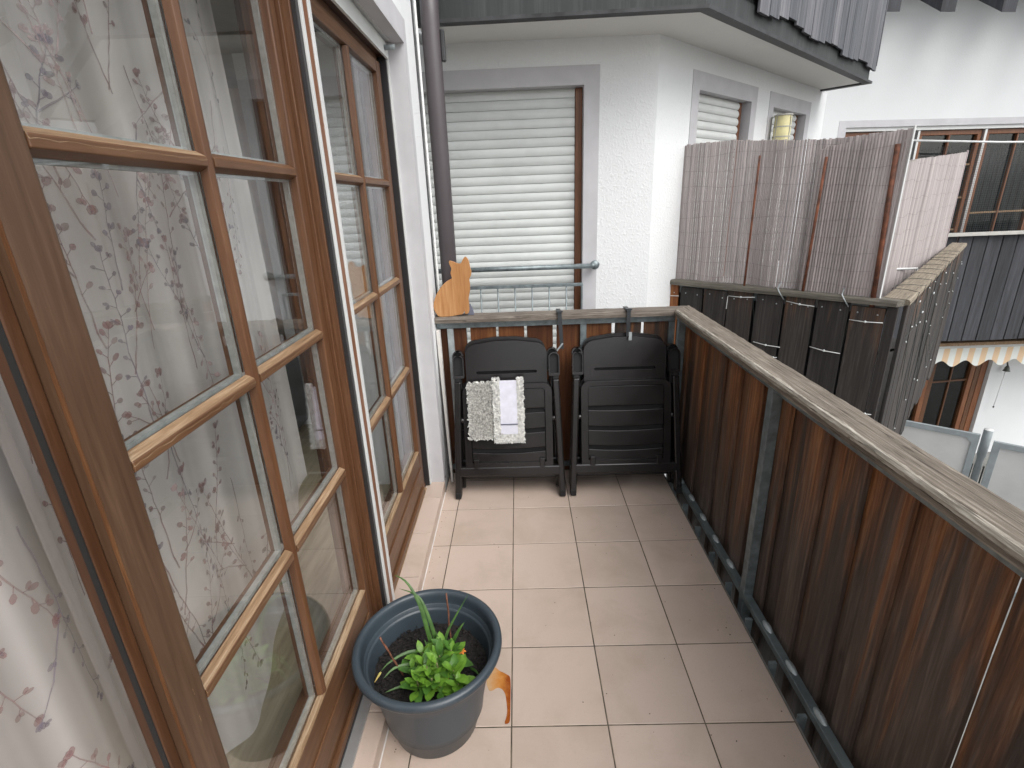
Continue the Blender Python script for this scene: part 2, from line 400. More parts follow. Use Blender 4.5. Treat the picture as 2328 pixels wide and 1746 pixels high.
M['print_a'] = print_mat('mauve_leaf_print', (.26, .16, .155)); M['print_b'] = print_mat('grey_violet_leaf_print', (.20, .17, .20)); M['print_c'] = print_mat('faded_rose_leaf_print', (.42, .31, .30))

def floor_mat():
    m = Mat('pale_oak_floor'); v = m.coords((14, 1.2, 14)); n = m.noise(v, 3, 6, .6)
    br = m.n('ShaderNodeTexBrick'); m.l(m.coords((1, 1, 1)), br.inputs['Vector']); br.inputs['Scale'].default_value = 1
    c = m.ramp(n, [(.35, (.33, .28, .19)), (.65, (.48, .42, .30))]); m.col(c); m.rough(.4); return m.m
M['oak'] = floor_mat()
M['room'] = simple('warm_beige_room_paint', (.78, .62, .46), .9)
M['room_dark'] = simple('wardrobe_brown', (.20, .11, .06), .6)

def soil_mat():
    m = Mat('dark_potting_soil'); v = m.coords(); n = m.noise(v, 90, 6, .75); n2 = m.noise(v, 22, 4, .6)
    c = m.ramp(n, [(.35, (.006, .005, .005)), (.6, (.022, .017, .015)), (.78, (.055, .04, .033))]); m.col(c); m.rough(.95)
    m.bump(m.math('ADD', n, n2), 1.0, .012); return m.m
M['soil'] = soil_mat()
M['pot'] = simple('blue_grey_plastic', (.036, .049, .060), .36, var=.06, scale=5, bump=.06, bscale=300)

def leaf_mat(name, c1, c2, tip=None):
    m = Mat(name); n = m.noise(m.coords(rnd=0), 26, 4, .6); col = m.ramp(n, [(.35, c1), (.65, c2)])
    m.col(col); m.rough(.42); m.b.inputs['Subsurface Weight'].default_value = 0
    tl = m.n('ShaderNodeBsdfTranslucent'); m.l(col, tl.inputs[0]); b = m.n('ShaderNodeMixShader'); b.inputs[0].default_value = .3
    m.l(m.b.outputs[0], b.inputs[1]); m.l(tl.outputs[0], b.inputs[2]); m.l(b.outputs[0], m.out.inputs['Surface']); return m.m
M['leaf'] = leaf_mat('fresh_green_leaf', (.09, .21, .022), (.20, .39, .045))
M['leaf_d'] = leaf_mat('deeper_green_leaf', (.045, .12, .018), (.10, .24, .035))
M['leaf_y'] = leaf_mat('yellowing_leaf', (.38, .36, .05), (.50, .34, .08))
M['grass'] = leaf_mat('dark_grass_blade', (.035, .095, .018), (.09, .19, .038))
M['stem'] = leaf_mat('pale_stem', (.22, .24, .10), (.32, .28, .14))
M['flower'] = simple('wilted_orange_petal', (.62, .20, .03), .6)

def stain_mat():
    m = Mat('orange_brown_liquid'); v = m.coords()
    tc = m.n('ShaderNodeTexCoord'); sp = m.n('ShaderNodeSeparateXYZ'); m.l(tc.outputs['Object'], sp.inputs[0])
    g = m.math('ADD', m.math('MULTIPLY', m.math('ADD', sp.outputs['X'], .075), 9), m.math('MULTIPLY', m.noise(v, 40, 3, .5), .5))
    c = m.ramp(g, [(.2, (.52, .33, .17)), (.55, (.50, .20, .04)), (.85, (.25, .055, .008))])
    m.col(c); m.rough(.12); m.b.inputs['Specular IOR Level'].default_value = .6; return m.m
M['stain'] = stain_mat()

def reed_mat(nm='mauve_grey_cane_strip', k=1):
    m = Mat(nm); v = m.coords((6, 6, .5)); n = m.noise(v, 3, 4, .6)
    c = m.ramp(n, [(.3, tuple(q*k for q in (.37, .325, .318))), (.55, tuple(q*k for q in (.43, .385, .375))), (.75, tuple(q*k for q in (.50, .455, .44)))])
    m.col(c); m.rough(.5)
    tl = m.n('ShaderNodeBsdfTranslucent'); m.l(c, tl.inputs[0]); b = m.n('ShaderNodeMixShader'); b.inputs[0].default_value = .2
    m.l(m.b.outputs[0], b.inputs[1]); m.l(tl.outputs[0], b.inputs[2]); m.l(b.outputs[0], m.out.inputs['Surface']); return m.m
M['reed'] = reed_mat(); M['reed_l'] = reed_mat('pale_cane_strip', 1.22); M['reed_d'] = reed_mat('darker_cane_strip', .78)

def stripe_mat():
    m = Mat('cream_orange_striped_canvas'); tc = m.n('ShaderNodeTexCoord'); sp = m.n('ShaderNodeSeparateXYZ'); m.l(tc.outputs['Object'], sp.inputs[0])
    f = m.math('FRACT', m.math('MULTIPLY', sp.outputs['X'], 5.6)); g = m.math('FRACT', m.math('MULTIPLY', sp.outputs['X'], 22.4))
    c = m.ramp(f, [(.0, (.78, .80, .76)), (.5, (.78, .80, .76)), (.52, (.78, .56, .36)), (.98, (.78, .58, .38)), (1, (.78, .80, .76))])
    m.col(c); m.rough(.8); return m.m
M['stripe'] = stripe_mat()

# ------------------------------------------------------------------ ground
g = Bx('ground', M['ground'], None, -60, 60, -60, 60, -2.95, -2.75); struct(g)

# ------------------------------------------------------------------ balcony floor with tiles
FL = MB().box(-.40, .912, -2.6, 1.66, -.22, -.004).build('balcony_floor', M['slab']); struct(FL)
Bx('grout_bed', M['grout'], FL, -.40, .905, -2.6, 1.655, -.004, -.0015)
def tile_mesh(wx, wy, h=.01, ch=.0016, name='tile', mat='tile'):
    mb = MB(); g = .0019; x0, x1, y0, y1 = g, wx-g, g, wy-g
    lo = [(x0,y0,-h),(x1,y0,-h),(x1,y1,-h),(x0,y1,-h)]; md = [(a,b,-ch) for a,b,_ in lo]
    hi = [(x0+ch,y0+ch,0),(x1-ch,y0+ch,0),(x1-ch,y1-ch,0),(x0+ch,y1-ch,0)]
    vs = lo+md+hi; fs = [(8,9,10,11)]
    for b in (0, 4):
        for k in range(4): fs.append((b+k, b+(k+1) % 4, b+4+(k+1) % 4, b+4+k))
    mb.add(vs, fs); return mb.mesh(name, M[mat])
P = .31
tm = {}
def put_tile(x, y, wx, wy, parent, z=0.0, name='tile'):
    k = (round(wx, 3), round(wy, 3))
    if k not in tm: tm[k] = tile_mesh(wx, wy)
    o = link(name, tm[k]); o.location = (x, y, z + random.uniform(-.0004, .0004))
    o.rotation_euler = (random.uniform(-.0006, .0006), random.uniform(-.0006, .0006), 0)
    o.parent = parent; return o
for j in range(-8, 6):
    y = j*P; wy = P if j < 5 else .10
    for i in range(0, 3): put_tile(i*P, y, P if i < 2 else .285, wy, FL, 0.0)
    put_tile(-P, y, P, wy, FL); put_tile(-.3985, y, .0885, wy, FL)

# ------------------------------------------------------------------ our house: wall, doors, step
HO = thing('apartment_house', 'white plastered house wall with tall glazed wooden balcony doors on the left', 'house', (-.6, 0, 0))
WX = -.405
Bx('wall', M['plaster'], HO, -.80, WX, 1.44, 1.735, -2.75, 5.2, bevel=.006)
Bx('wall', M['plaster'], HO, -.80, WX, -2.9, 1.44, 2.265, 5.2)
Bx('wall', M['plaster'], HO, -.80, WX, -6, -1.62, -2.75, 2.265)
Bx('wall', M['plaster'], HO, -.80, -.402, -1.62, 1.44, -2.75, -.012)
# painted band round the opening (3 mm proud)
Bx('painted_trim', M['trim'], HO, WX-.001, WX+.004, 1.437, 1.497, .0655, 2.36)
Bx('painted_trim', M['trim'], HO, WX-.001, WX+.004, -2.0, 1.437, 2.262, 2.36)
Bx('painted_trim', M['trim'], HO, -.50, WX+.004, 1.434, 1.4385, .0655, 2.262)
Bx('painted_trim', M['trim'], HO, -.455, WX+.004, -2.0, 1.434, 2.2585, 2.2625)
# step in front of the doors
Bx('step', M['slab'], HO, -.62, -.406, -2.6, 1.44, -.01, .056)
k = 0
for y0, y1 in ((-1.54, -1.23), (-1.23, -.92), (-.92, -.61), (-.61, -.30), (-.30, .01), (.01, .32), (.32, .635), (.635, .95), (.95, 1.27), (1.27, 1.44)):
    o = link('step_tile', tile_mesh(.105, y1-y0, .008)); o.location = (-.505, y0, .065); o.parent = HO; o.matrix_parent_inverse = Matrix.Translation((.6, 0, 0))
    mb = MB().box(-.408, -.3995, y0+.0015, y1-.0015, .002, .0585); mb.build('riser_tile', M['tile'], HO)
Bx('step_edge_strip', M['tile'], HO, -.4085, -.3985, -2.6, 1.44, .0592, .0642)
Bx('silicone_joint', M['silicone'], HO, -.3993, -.3962, -2.6, 1.42, -.001, .0032)
Bx('threshold', M['alu'], HO, -.52, -.455, -2.0, .31, .0655, .078, bevel=.002)
Bx('threshold_rail', M['alu_dark'], HO, -.512, -.487, -2.0, .31, .078, .088)

def part(parent, name, mat, x0, x1, y0, y1, z0, z1, bevel=.003, seg=2):
    return MB().box(x0, x1, y0, y1, z0, z1).build(name, mat, parent, bevel=bevel, seg=seg)

ZR = [(.338, .785), (.815, 1.235), (1.263, 1.669), (1.697, 2.12)]   # pane rows
def leaf_empty(name, y, label=None):
    o = bpy.data.objects.new(name, None); C.objects.link(o); o.empty_display_size = .1; o.location = (0, 0, 0)
    o.parent = HO; o.matrix_parent_inverse = Matrix.Translation((.6, 0, 0)); 
    if label: o['label'] = label
    return o
def sloped_rail(parent, name, mat, y0, y1, z0, z1, xg=-.519, xo=-.4995):
    """glazing bar: bevelled top and bottom running down to the glass"""
    s = .006
    mb = MB().frustum([(xg, y0, z0-.004), (xo, y0, z0+s), (xo, y1, z0+s), (xg, y1, z0-.004)],
                      [(xg, y0, z1+.005), (xo, y0, z1-s), (xo, y1, z1-s), (xg, y1, z1+.005)])
    return mb.build(name, mat, parent, bevel=.0022)
def glazed_door(yin0, yin1, ym, stile_l, stile_r):
    d = leaf_empty('glazed_door', 0)
    # stiles and rails of the leaf
    part(d, 'stile', M['stile_wood'], -.550, -.50, yin0-stile_l, yin0, .088, 2.17, .005)
    part(d, 'stile', M['door_wood'], -.570, -.50, yin1, yin1+stile_r, .088, 2.17, .005)
    part(d, 'bottom_rail', M['door_wood_h'], -.575, -.502, yin0, yin1, .088, .330, .004)
    part(d, 'rail_moulding', M['door_wood_h'], -.503, -.488, yin0-.0, yin1, .088, .118, .004)
    part(d, 'rail_moulding', M['door_wood_h'], -.503, -.496, yin0-.0, yin1, .150, .240, .003)
    part(d, 'top_rail', M['door_wood_h'], -.575, -.502, yin0, yin1, 2.122, 2.17, .004)
    part(d, 'worn_edge', M['bare_wood'], -.520, -.5005, yin0, yin1, .3295, .3365, .001, 1)
    for a, b in ((0, 1), (1, 2), (2, 3)):
        z0, z1 = ZR[a][1], ZR[b][0]
        for u0, u1 in ((yin0, ym-.013), (ym+.013, yin1)):
            sloped_rail(d, 'glazing_bar', M['door_wood_h'], u0, u1, z0, z1)
            # bare, flaked top edge of the bar (its own patch of worn wood)
            wv = []; n = 26
            for i in range(n+1):
                y = u0 + (u1-u0)*i/n; wv.append((y, .0035+.0055*random.random()*(1 if b < 3 else .6)))
            mb = MB()
            for i in range(n):
                ya, ha = wv[i]; yb, hb = wv[i+1]
                zt = z1-.0005
                mb.add([(-.517, ya, zt+.0045), (-.517, yb, zt+.0045), (-.5015, yb, zt-.0042), (-.5015, ya, zt-.0042), (-.4993, yb, zt-.006-hb), (-.4993, ya, zt-.006-ha)], [(0,3,2,1), (3,5,4,2)])
            if b < 3 or u0 == yin0: mb.build('worn_edge', M['bare_wood'], d, recalc=False)
    # vertical glazing bar, ridge profile
    for z0, z1 in [(.338, 2.12)]:
        mb = MB().add([(-.519, ym-.015, z0), (-.503, ym-.011, z0), (-.498, ym, z0), (-.503, ym+.011, z0), (-.519, ym+.015, z0),
                       (-.519, ym-.015, z1), (-.503, ym-.011, z1), (-.498, ym, z1), (-.503, ym+.011, z1), (-.519, ym+.015, z1)],
                      [(0,1,6,5), (1,2,7,6), (2,3,8,7), (3,4,9,8), (4,0,5,9), (4,3,2,1,0), (5,6,7,8,9)])
        mb.build('glazing_bar', M['door_wood'], d, bevel=.0015)
    sp = MB(); ls = MB()
    for (z0, z1) in ZR:
        for (u0, u1) in ((yin0, ym-.015), (ym+.015, yin1)):
            Bx('pane', M['glass'], d, -.5225, -.5185, u0+.002, u1-.002, z0+.002, z1-.002)
            x0, x1, t = -.537, -.524, .009
            for a in ((u0, u1, z0, z0+t), (u0, u1, z1-t, z1), (u0, u0+t, z0+t, z1-t), (u1-t, u1, z0+t, z1-t)):
                sp.box(x0, x1, *a)
            x0, x1, t = -.548, -.539, .007
            for a in ((u0, u1, z0-.0, z0+t), (u0, u1, z1-t, z1), (u0, u0+t, z0+t, z1-t), (u1-t, u1, z0+t, z1-t)):
                ls.box(x0, x1, *a)
    sp.build('glazing_spacer', M['spacer'], d); ls.build('inner_bead', M['door_wood'], d)
    return d
# nearer leaf, its meeting stile towards the open leaf on the left
d1 = glazed_door(-.522, .255, -.138, .071, .040)
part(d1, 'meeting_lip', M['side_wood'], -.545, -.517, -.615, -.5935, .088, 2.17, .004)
ridge = MB(); rg = random.Random(9); n_ = 150; vs_ = []
for i in range(n_+1):
    z = .09+2.07*i/n_; wv = .0010+.0042*max(0, noise.noise(Vector((z*7, 3, 0))))+.0012*rg.random()
    vs_ += [(-.5035-.6*wv, -.5936, z), (-.4988, -.5933, z), (-.4994, -.5933+wv, z)]
fs_ = []
for i in range(n_):
    for k_ in range(2): fs_.append((i*3+k_, i*3+k_+1, i*3+4+k_, i*3+3+k_))
ridge.add(vs_, fs_).build('worn_edge', M['raw_orange'], d1, recalc=False)
part(d1, 'gasket', M['rubber'], -.526, -.518, -.6175, -.6153, .088, 2.17, 0)
d2 = glazed_door(.47, 1.295, .893, .05, .062)
# fixed frame between and beside the doors
for nm, mt, a in (('frame_post', 'door_dark', (-.60, -.505, .3115, .3205)), ('frame_lip', 'door_wood', (-.60, -.490, .2965, .3095)), ('frame_post', 'door_dark', (-.60, -.502, .3205, .418)), ('frame_lip', 'door_wood', (-.502, -.471, .3105, .3212)),
                  ('frame_post', 'door_dark', (-.60, -.515, 1.359, 1.385)), ('frame_post', 'door_wood', (-.60, -.525, 1.385, 1.4335))):
    part(HO, nm, M[mt], a[0], a[1], a[2], a[3], .080, 2.20, .002)
part(HO, 'frame_head', M['door_wood_h'], -.60, -.512, -1.6, .312, 2.172, 2.20, .003)
part(HO, 'frame_head', M['door_wood_h'], -.60, -.512, .418, 1.359, 2.172, 2.20, .003)
part(HO, 'frame_head', M['door_dark'], -.60, -.49, -1.6, 1.434, 2.20, 2.262, .002)
part(HO, 'frame_sill', M['door_wood_h'], -.60, -.505, .418, 1.434, .0655, .086, .003)
part(HO, 'worn_edge', M['bare_wood'], -.506, -.492, .418, 1.36, .0655, .074, .002)
# shutter guide rails
gr = leaf_empty('shutter_guide_rail', 0)
part(gr, 'rail_body', M['alu_dark'], -.500, -.459, .322, .417, .078, 2.2575, .001)
part(gr, 'rail_lip', M['white_rail'], -.459, -.453, .338, .354, .078, 2.2575, .0008)
part(gr, 'rail_slot', M['brown_frame'], -.459, -.456, .356, .393, .078, 2.2575, 0)
part(gr, 'rail_lip', M['white_rail'], -.459, -.453, .395, .416, .078, 2.2575, .0008)
gr = leaf_empty('shutter_guide_rail', 0)
part(gr, 'rail_body', M['alu_dark'], -.512, -.480, 1.392, 1.4335, .068, 2.2575, .001)
part(gr, 'rail_lip', M['white_rail'], -.480, -.474, 1.404, 1.412, .068, 2.2575, .0008)
part(gr, 'rail_lip', M['white_rail'], -.480, -.474, 1.422, 1.4335, .068, 2.2575, .0008)
sh = leaf_empty('rolled_up_shutter', 0)
part(sh, 'end_slat', M['shutter_w'], -.482, -.470, .42, 1.402, 2.192, 2.247, .002)
part(sh, 'slat', M['shutter'], -.488, -.477, .42, 1.402, 2.247, 2.262, .002)
MB().tube([(-.472, 1.345, 2.222), (-.425, 1.345, 2.222)], .011, 12).build('stopper', M['terr_metal'], sh, smooth=True)
part(sh, 'end_slat', M['shutter_w'], -.482, -.470, -1.5, .335, 2.192, 2.247, .002)
# small plug and black clip at the foot of the plaster pier
part(HO, 'corner_clip', M['rubber'], -.412, -.398, 1.470, 1.482, .066, .082, .002)

# ------------------------------------------------------------------ room behind the doors
struct(Bx('room_floor', M['oak'], None, -5.2, -.60, -3.2, 3.4, -.10, .055))
struct(Bx('room_ceiling', M['interior_white'], None, -5.2, -.80, -3.2, 3.4, 2.50, 2.6))
struct(Bx('room_wall', M['room'], None, -5.3, -5.2, -3.2, 3.4, -.1, 2.6))
struct(Bx('room_wall', M['room'], None, -5.2, -.80, 3.4, 3.5, -.1, 2.6))
for a_ in ((-5.2, -4.4, -.1, 2.6), (-1.3, -.80, -.1, 2.6), (-4.4, -1.3, -.1, .5), (-4.4, -1.3, 2.3, 2.6)): struct(Bx('room_wall', M['room'], None, a_[0], a_[1], -3.3, -3.2, a_[2], a_[3]))  # unseen opening added in this wall to let sky light into the room
struct(Bx('room_wall', M['interior_white'], None, -.82, -.80, 1.44, 3.4, -.1, 2.6))
struct(Bx('room_wall', M['interior_white'], None, -.82, -.80, -3.2, -1.62, -.1, 2.6))
struct(Bx('room_wall', M['interior_white'], None, -.82, -.80, -1.62, 1.44, 2.30, 2.6))
so_ = thing('sofa', 'grey fabric sofa inside the room behind the glazed doors', 'sofa', (-2.6, 1.9, .055))
for nm, a in (('seat', (-3.4, -1.7, 1.3, 2.1, .12, .45)), ('backrest', (-3.4, -1.7, 2.1, 2.3, .12, .85)), ('armrest', (-1.7, -1.5, 1.3, 2.3, .12, .62)), ('base', (-3.3, -1.6, 1.4, 2.2, .055, .12))):
    MB().box(*a).build(nm, M['sofa'], so_, bevel=.04, seg=3)
wd = thing('wardrobe', 'brown wardrobe standing at the back of the room behind the curtain', 'wardrobe', (-4.7, -.5, .055))
Bx('body', M['room_dark'], wd, -5.15, -4.5, -1.6, .6, .055, 2.1, bevel=.01)
for q in range(3): Bx('door', M['room_dark'], wd, -4.498, -4.48, -1.58+q*.73, -.87+q*.73, .12, 2.05, bevel=.005)

# ------------------------------------------------------------------ curtain with leaf print
def cur_x(y, z, ph=0):
    s = .010*math.sin(y*19+ph+.5*math.sin(z*1.3)) + .005*math.sin(y*43+ph*2+.8*math.sin(z*.9+1)) + .008*math.sin(y*8+z*.7)
    return -.655 + s
def hem_b(y):   # bottom edge of the right-hand panel
    return .40 + .06*math.sin(y*9) + (.34*max(0, (y+.22)/.5)**1.2 if y > -.22 else 0)
def curtain(name, label, y0, y1, z0f, z1, x0, ph, dens, seed, edge=None, mat='curtain'):
    root = thing(name, label, 'curtain', (x0, (y0+y1)/2, 2.2), group='sheer curtains with leaf print')
    ny, nz = int((y1-y0)/.008), 36
    mb = MB(); vs = []; fs = []
    for i in range(ny+1):
        y = y0+(y1-y0)*i/ny; zb = z0f(y)
        for j in range(nz+1):
            z = zb+(z1-zb)*j/nz
            dy = edge(z)*(i/ny)**6 if edge else 0
            vs.append((x0+.655+cur_x(y, z, ph), y+dy, z))
    for i in range(ny):
        for j in range(nz): fs.append((i*(nz+1)+j, (i+1)*(nz+1)+j, (i+1)*(nz+1)+j+1, i*(nz+1)+j+1))
    mb.add(vs, fs).build('fabric', M[mat], root, smooth=True, recalc=False)
    MB().tube([(x0, y0, z1+.02), (x0, y1, z1+.02)], .008, 8).build('curtain_rod', M['alu'], root, smooth=True)
    # printed twigs
    rr = random.Random(seed); prs = [MB(), MB(), MB()]
    def pt(y, z): return (x0+.655+cur_x(y, z, ph)+.0016, y, z)
    def leafp(mb, y, z, a, L, W):
        ca, sa = math.cos(a), math.sin(a); n = 8; vs = []
        for q in range(n):
            t = 2*math.pi*q/n; u = L*.5*(1+math.cos(t)); v = W*.5*math.sin(t)*(1+.25*rr.uniform(-1, 1))
            vs.append(pt(y+u*ca-v*sa, z+u*sa+v*ca))
        mb.add(vs, [tuple(range(n))])
    def seg(mb, y, z, y2, z2, w_):
        d = Vector((y2-y, z2-z)); L = d.length
        if L < 1e-5: return
        px, pz = -d.y/L*w_, d.x/L*w_
        mb.add([pt(y+px, z+pz), pt(y-px, z-pz), pt(y2-px, z2-pz), pt(y2+px, z2+pz)], [(0, 1, 2, 3)])
    def twig(mb, y, z, a, L, lf):
        n = max(5, int(L/.016)); st = L/n; side = 1
        for q in range(n):
            a2 = a + rr.uniform(-.14, .14); y2, z2 = y+st*math.cos(a2), z+st*math.sin(a2)
            seg(mb, y, z, y2, z2, .0007+.0009*(1-q/n)); y, z = y2, z2
            if q > n*.25:
                side = -side
                if rr.random() < .72:
                    b = a2 + side*rr.uniform(.5, 1.1); sl = rr.uniform(.005, .014)
                    seg(mb, y, z, y+sl*math.cos(b), z+sl*math.sin(b), .0008)
                    leafp(mb, y+sl*math.cos(b), z+sl*math.sin(b), b, lf*rr.uniform(.7, 1.25), lf*rr.uniform(.5, .8))
                    if rr.random() < .35: leafp(mb, y+sl*math.cos(b), z+sl*math.sin(b), b+rr.uniform(.7, 1.3), lf*.8, lf*.55)
        for q in (-.5, 0, .5): leafp(mb, y, z, a+q, lf*1.1, lf*.65)
    for _ in range(dens):
        mb = prs[rr.choice((0, 0, 0, 1, 2))]
        y, zt = rr.uniform(y0+.02, y1-.03), rr.uniform(z0f(y0)+.05, z1-.1)
        if zt < z0f(min(max(y, y0), y1))+.05: continue
        a = rr.choice((1, 1, 1, -1))*R(90)+rr.uniform(-.40, .40); L = rr.uniform(.16, .36)
        if not (z0f(min(max(y, y0), y1))+.03 < zt+L*math.sin(a) < z1-.02): continue
        yy = y+L*math.cos(a)
        if not (y0+.02 < yy < y1-.02): continue
        twig(mb, y, zt, a, L, rr.uniform(.010, .0165))
        if rr.random() < .5: twig(mb, y+L*.45*math.cos(a), zt+L*.45*math.sin(a), a+rr.choice((-.6, .6)), L*.45, .011)
    for mb, nm in zip(prs, ('print_a', 'print_b', 'print_c')):
        if mb.v: tag(mb.build('leaf_print', M[nm], root, recalc=False), kind='stuff')
    return root
curtain('curtain', 'sheer white curtain with mauve leaf print in the open door, leftmost', -1.75, -.560, lambda y: .10, 2.24, -.612, 1.3, 190, 5, mat='curtain_thin')
curtain('curtain', 'sheer white curtain with raised hem behind the paned glass door', -.575, .285, hem_b, 2.24, -.640, 0, 88, 8)

# ------------------------------------------------------------------ downspout
DS = thing('downspout', 'brown-grey round downpipe running up beside the white wall corner', 'downpipe', (-.328, 1.80, -2.75))
MB().tube([(-.328, 1.80, -2.75), (-.328, 1.80, 2.44), (-.328, 1.82, 2.56), (-.33, 1.86, 2.62), (-.33, 1.86, 4.2)], .046, 28).build('pipe', M['down'], DS, smooth=True)
Bx('bracket', M['dark_metal'], DS, -.283, -.262, 1.785, 1.815, 2.26, 2.40, bevel=.006)
wp = thing('cable_pipe', 'thin white conduit between the wall corner and the downpipe', 'conduit', (-.392, 1.765, -2.75))
MB().tube([(-.392, 1.765, -2.75), (-.392, 1.765, 3.6)], .007, 10).build('pipe', M['white_rail'], wp, smooth=True)
MB().tube([(-.404, 1.752, -2.75), (-.404, 1.752, 3.6)], .005, 8).build('joint_seal', M['dark_metal'], wp, smooth=True)

# ------------------------------------------------------------------ our railing
def bar_wobble(mb, p0, p1, w_, t, n, jit, seed):
    pass
def board_mesh(w_, h, t, seed, mat, name='board'):
    r = random.Random(seed); mb = MB(); n = 5; c = .0025; vs = []; fs = []
    for j in range(n+1):
        z = h*j/n; a = r.uniform(-.0012, .0012); b = r.uniform(-.0012, .0012); y = r.uniform(-.0006, .0006)
        x0, x1 = a, w_+b
        vs += [(x0+c, y-t/2, z), (x1-c, y-t/2, z), (x1, y-t/2+c, z), (x1, y+t/2-c, z), (x1-c, y+t/2, z), (x0+c, y+t/2, z), (x0, y+t/2-c, z), (x0, y-t/2+c, z)]
    for j in range(n):
        for k in range(8): fs.append((j*8+k, j*8+(k+1) % 8, (j+1)*8+(k+1) % 8, (j+1)*8+k))
    fs.append(tuple(range(7, -1, -1))); fs.append(tuple(n*8+k for k in range(8)))
    mb.add(vs, fs); return mb.mesh(name, mat)
def cap_rail(name, mat, parent, p0, p1, w_, t, z1, seed, rough=.0035, miter0=0, miter1=0):
    """weathered handrail board: many short sections with splintered, uneven edges. p0-p1 is the centre line."""
    r = random.Random(seed); a = Vector((p0[0], p0[1], 0)); b = Vector((p1[0], p1[1], 0)); d = (b-a); L = d.length; d.normalize(); nn = Vector((-d.y, d.x, 0))
    prof = [(-.5, -1), (-.5, -.42), (-.47, -.12), (-.40, -.01), (-.18, 0), (.05, -.045), (.22, -.02), (.40, 0), (.47, -.12), (.5, -.42), (.5, -1)]
    n = max(2, int(L/.02)); vs = []; fs = []; m = len(prof)
    for i in range(n+1):
        u = i/n
        for k, (px, pz) in enumerate(prof):
            j1 = noise.noise(Vector((u*L*14+seed, k*3.1, 0)))*rough; j2 = noise.noise(Vector((u*L*22, k*1.7, seed)))*rough*.6
            edge = 1 if k in (1, 2, 3, 7, 8, 9) else .35
            s = u*L + (miter0*px*w_*(1-u)) + (miter1*px*w_*u)
            q = a + d*s + nn*(px*w_ + j1*edge); vs.append((q.x, q.y, z1 + pz*t + j2*edge*(0 if pz == -1 else 1)))
    for i in range(n):
        for k in range(m): fs.append((i*m+k, i*m+(k+1) % m, (i+1)*m+(k+1) % m, (i+1)*m+k))
    fs.append(tuple(range(m))); fs.append(tuple(n*m+k for k in range(m-1, -1, -1)))
    return MB().add(vs, fs).build(name, mat, parent, smooth=False)

RL = thing('balcony_railing', 'weathered wooden board railing with grey cap around the tiled balcony', 'railing', (.975, 1.66, 0))
cap_rail('cap_rail', M['cap_y'], RL, (.972, -2.4), (.972, 1.650), .115, .035, 1.0, 3, .004, 0, -1)
cap_rail('cap_rail', M['cap_x'], RL, (-.403, 1.650), (.972, 1.650), .10, .034, .9985, 5, .003, 0, 1.0)
fe = MB(); vs_ = []; fs_ = []; n_ = 400
for i in range(n_+1):
    y = -2.35+3.93*i/n_; k_ = .0015+.006*max(0, noise.noise(Vector((y*6, 1, 0)))+.15)+.002*random.random(); j_ = noise.noise(Vector(((y+2.4)*14+3, 31, 0)))*.003
    vs_ += [(.9125+j_*.3, y, .985-k_*.8), (.9118+j_*.3, y, .9925), (.9175, y, 1.0000+k_*.05), (.9190+k_*1.6, y, 1.0012)]
for i in range(n_):
    for q_ in range(3): fs_.append((i*4+q_, i*4+q_+1, i*4+5+q_, i*4+4+q_))
fe.add(vs_, fs_).build('splintered_edge', M['flake'], RL, recalc=False)
# steel frame, long side
part(RL, 'steel_bar', M['galv'], .940, .982, -2.4, 1.645, .935, .9645, .002)
part(RL, 'steel_bar', M['galv_bar'], .946, .976, -2.4, 1.645, .018, .046, .002)
for y in (-1.02, .505, 1.60):
    part(RL, 'post', M['galv'], .945, .983, y, y+.038, -.20, .934, .002)
for y in (-2.30, -.96+.0): pass
for i in range(9):
    y = 1.405-.178*i
    if abs(y-.52) < .05: continue
    mb = MB(); mb.lathe([(.026, 0), (.022, .006), (.012, .011), (.002, .012)], 14, (0, 0, 0), Matrix.Translation((.965, y, .0455)) @ Matrix.Diagonal((.5, 1.3, .8, 1)))
    mb.build('pale_bump', M['galv_light'], RL, smooth=True)  # pale rounded bumps spaced along the lower bar
for i in range(14):
    y = 1.40-.20*i
    part(RL, 'lug', M['galv'], .914, .94, y, y+.012, -.12, .018, 0)
# steel frame, end side
part(RL, 'steel_bar', M['galv'], -.402, .935, 1.640, 1.660, .925, .9645, .002)
part(RL, 'steel_bar', M['galv'], -.402, .935, 1.640, 1.660, .03, .06, .002)
for x in (-.345, .405, .93-.03): part(RL, 'post', M['galv_light'] if x < 0 else M['galv'], x, x+.035, 1.640, 1.662, -.20, .924, .002)
# boards on the long side: widths and small gaps as they fall
edges = [-1.60, -1.455, -1.31, -1.17, -1.03, -.88, -.73, -.60, -.485, -.382, -.222, -.122, -.035, .045, .130, .225, .345, .45, .56, .66, .768, .868, .96, 1.05, 1.186, 1.32, 1.449, 1.56, 1.69]
for i in range(len(edges)-1):
    y0, y1 = edges[i], edges[i+1]; lap = .014; slit = (-.382, -.222, .130)
    e0_ = .0052 if y0 in slit else lap+.002; e1_ = .0052 if y1 in slit else lap+.002
    if i % 2: e0_, e1_ = min(e0_, 0), min(e1_, 0)
    me = board_mesh(y1-y0+e0_+e1_, 1.25, .018, i, M['board'])
    o = link('board', me); o.rotation_euler = (random.uniform(-.001, .001), random.uniform(-.003, .003), R(90)+random.uniform(-.004, .004))
    o.location = (.9945+(.0195 if i % 2 == 0 else 0)+random.uniform(0, .002), y0-e0_, -.288+random.uniform(-.01, .01)); world_child_loc = Matrix.Translation((-.975, -1.66, 0)); o.parent = RL; o.matrix_parent_inverse = world_child_loc
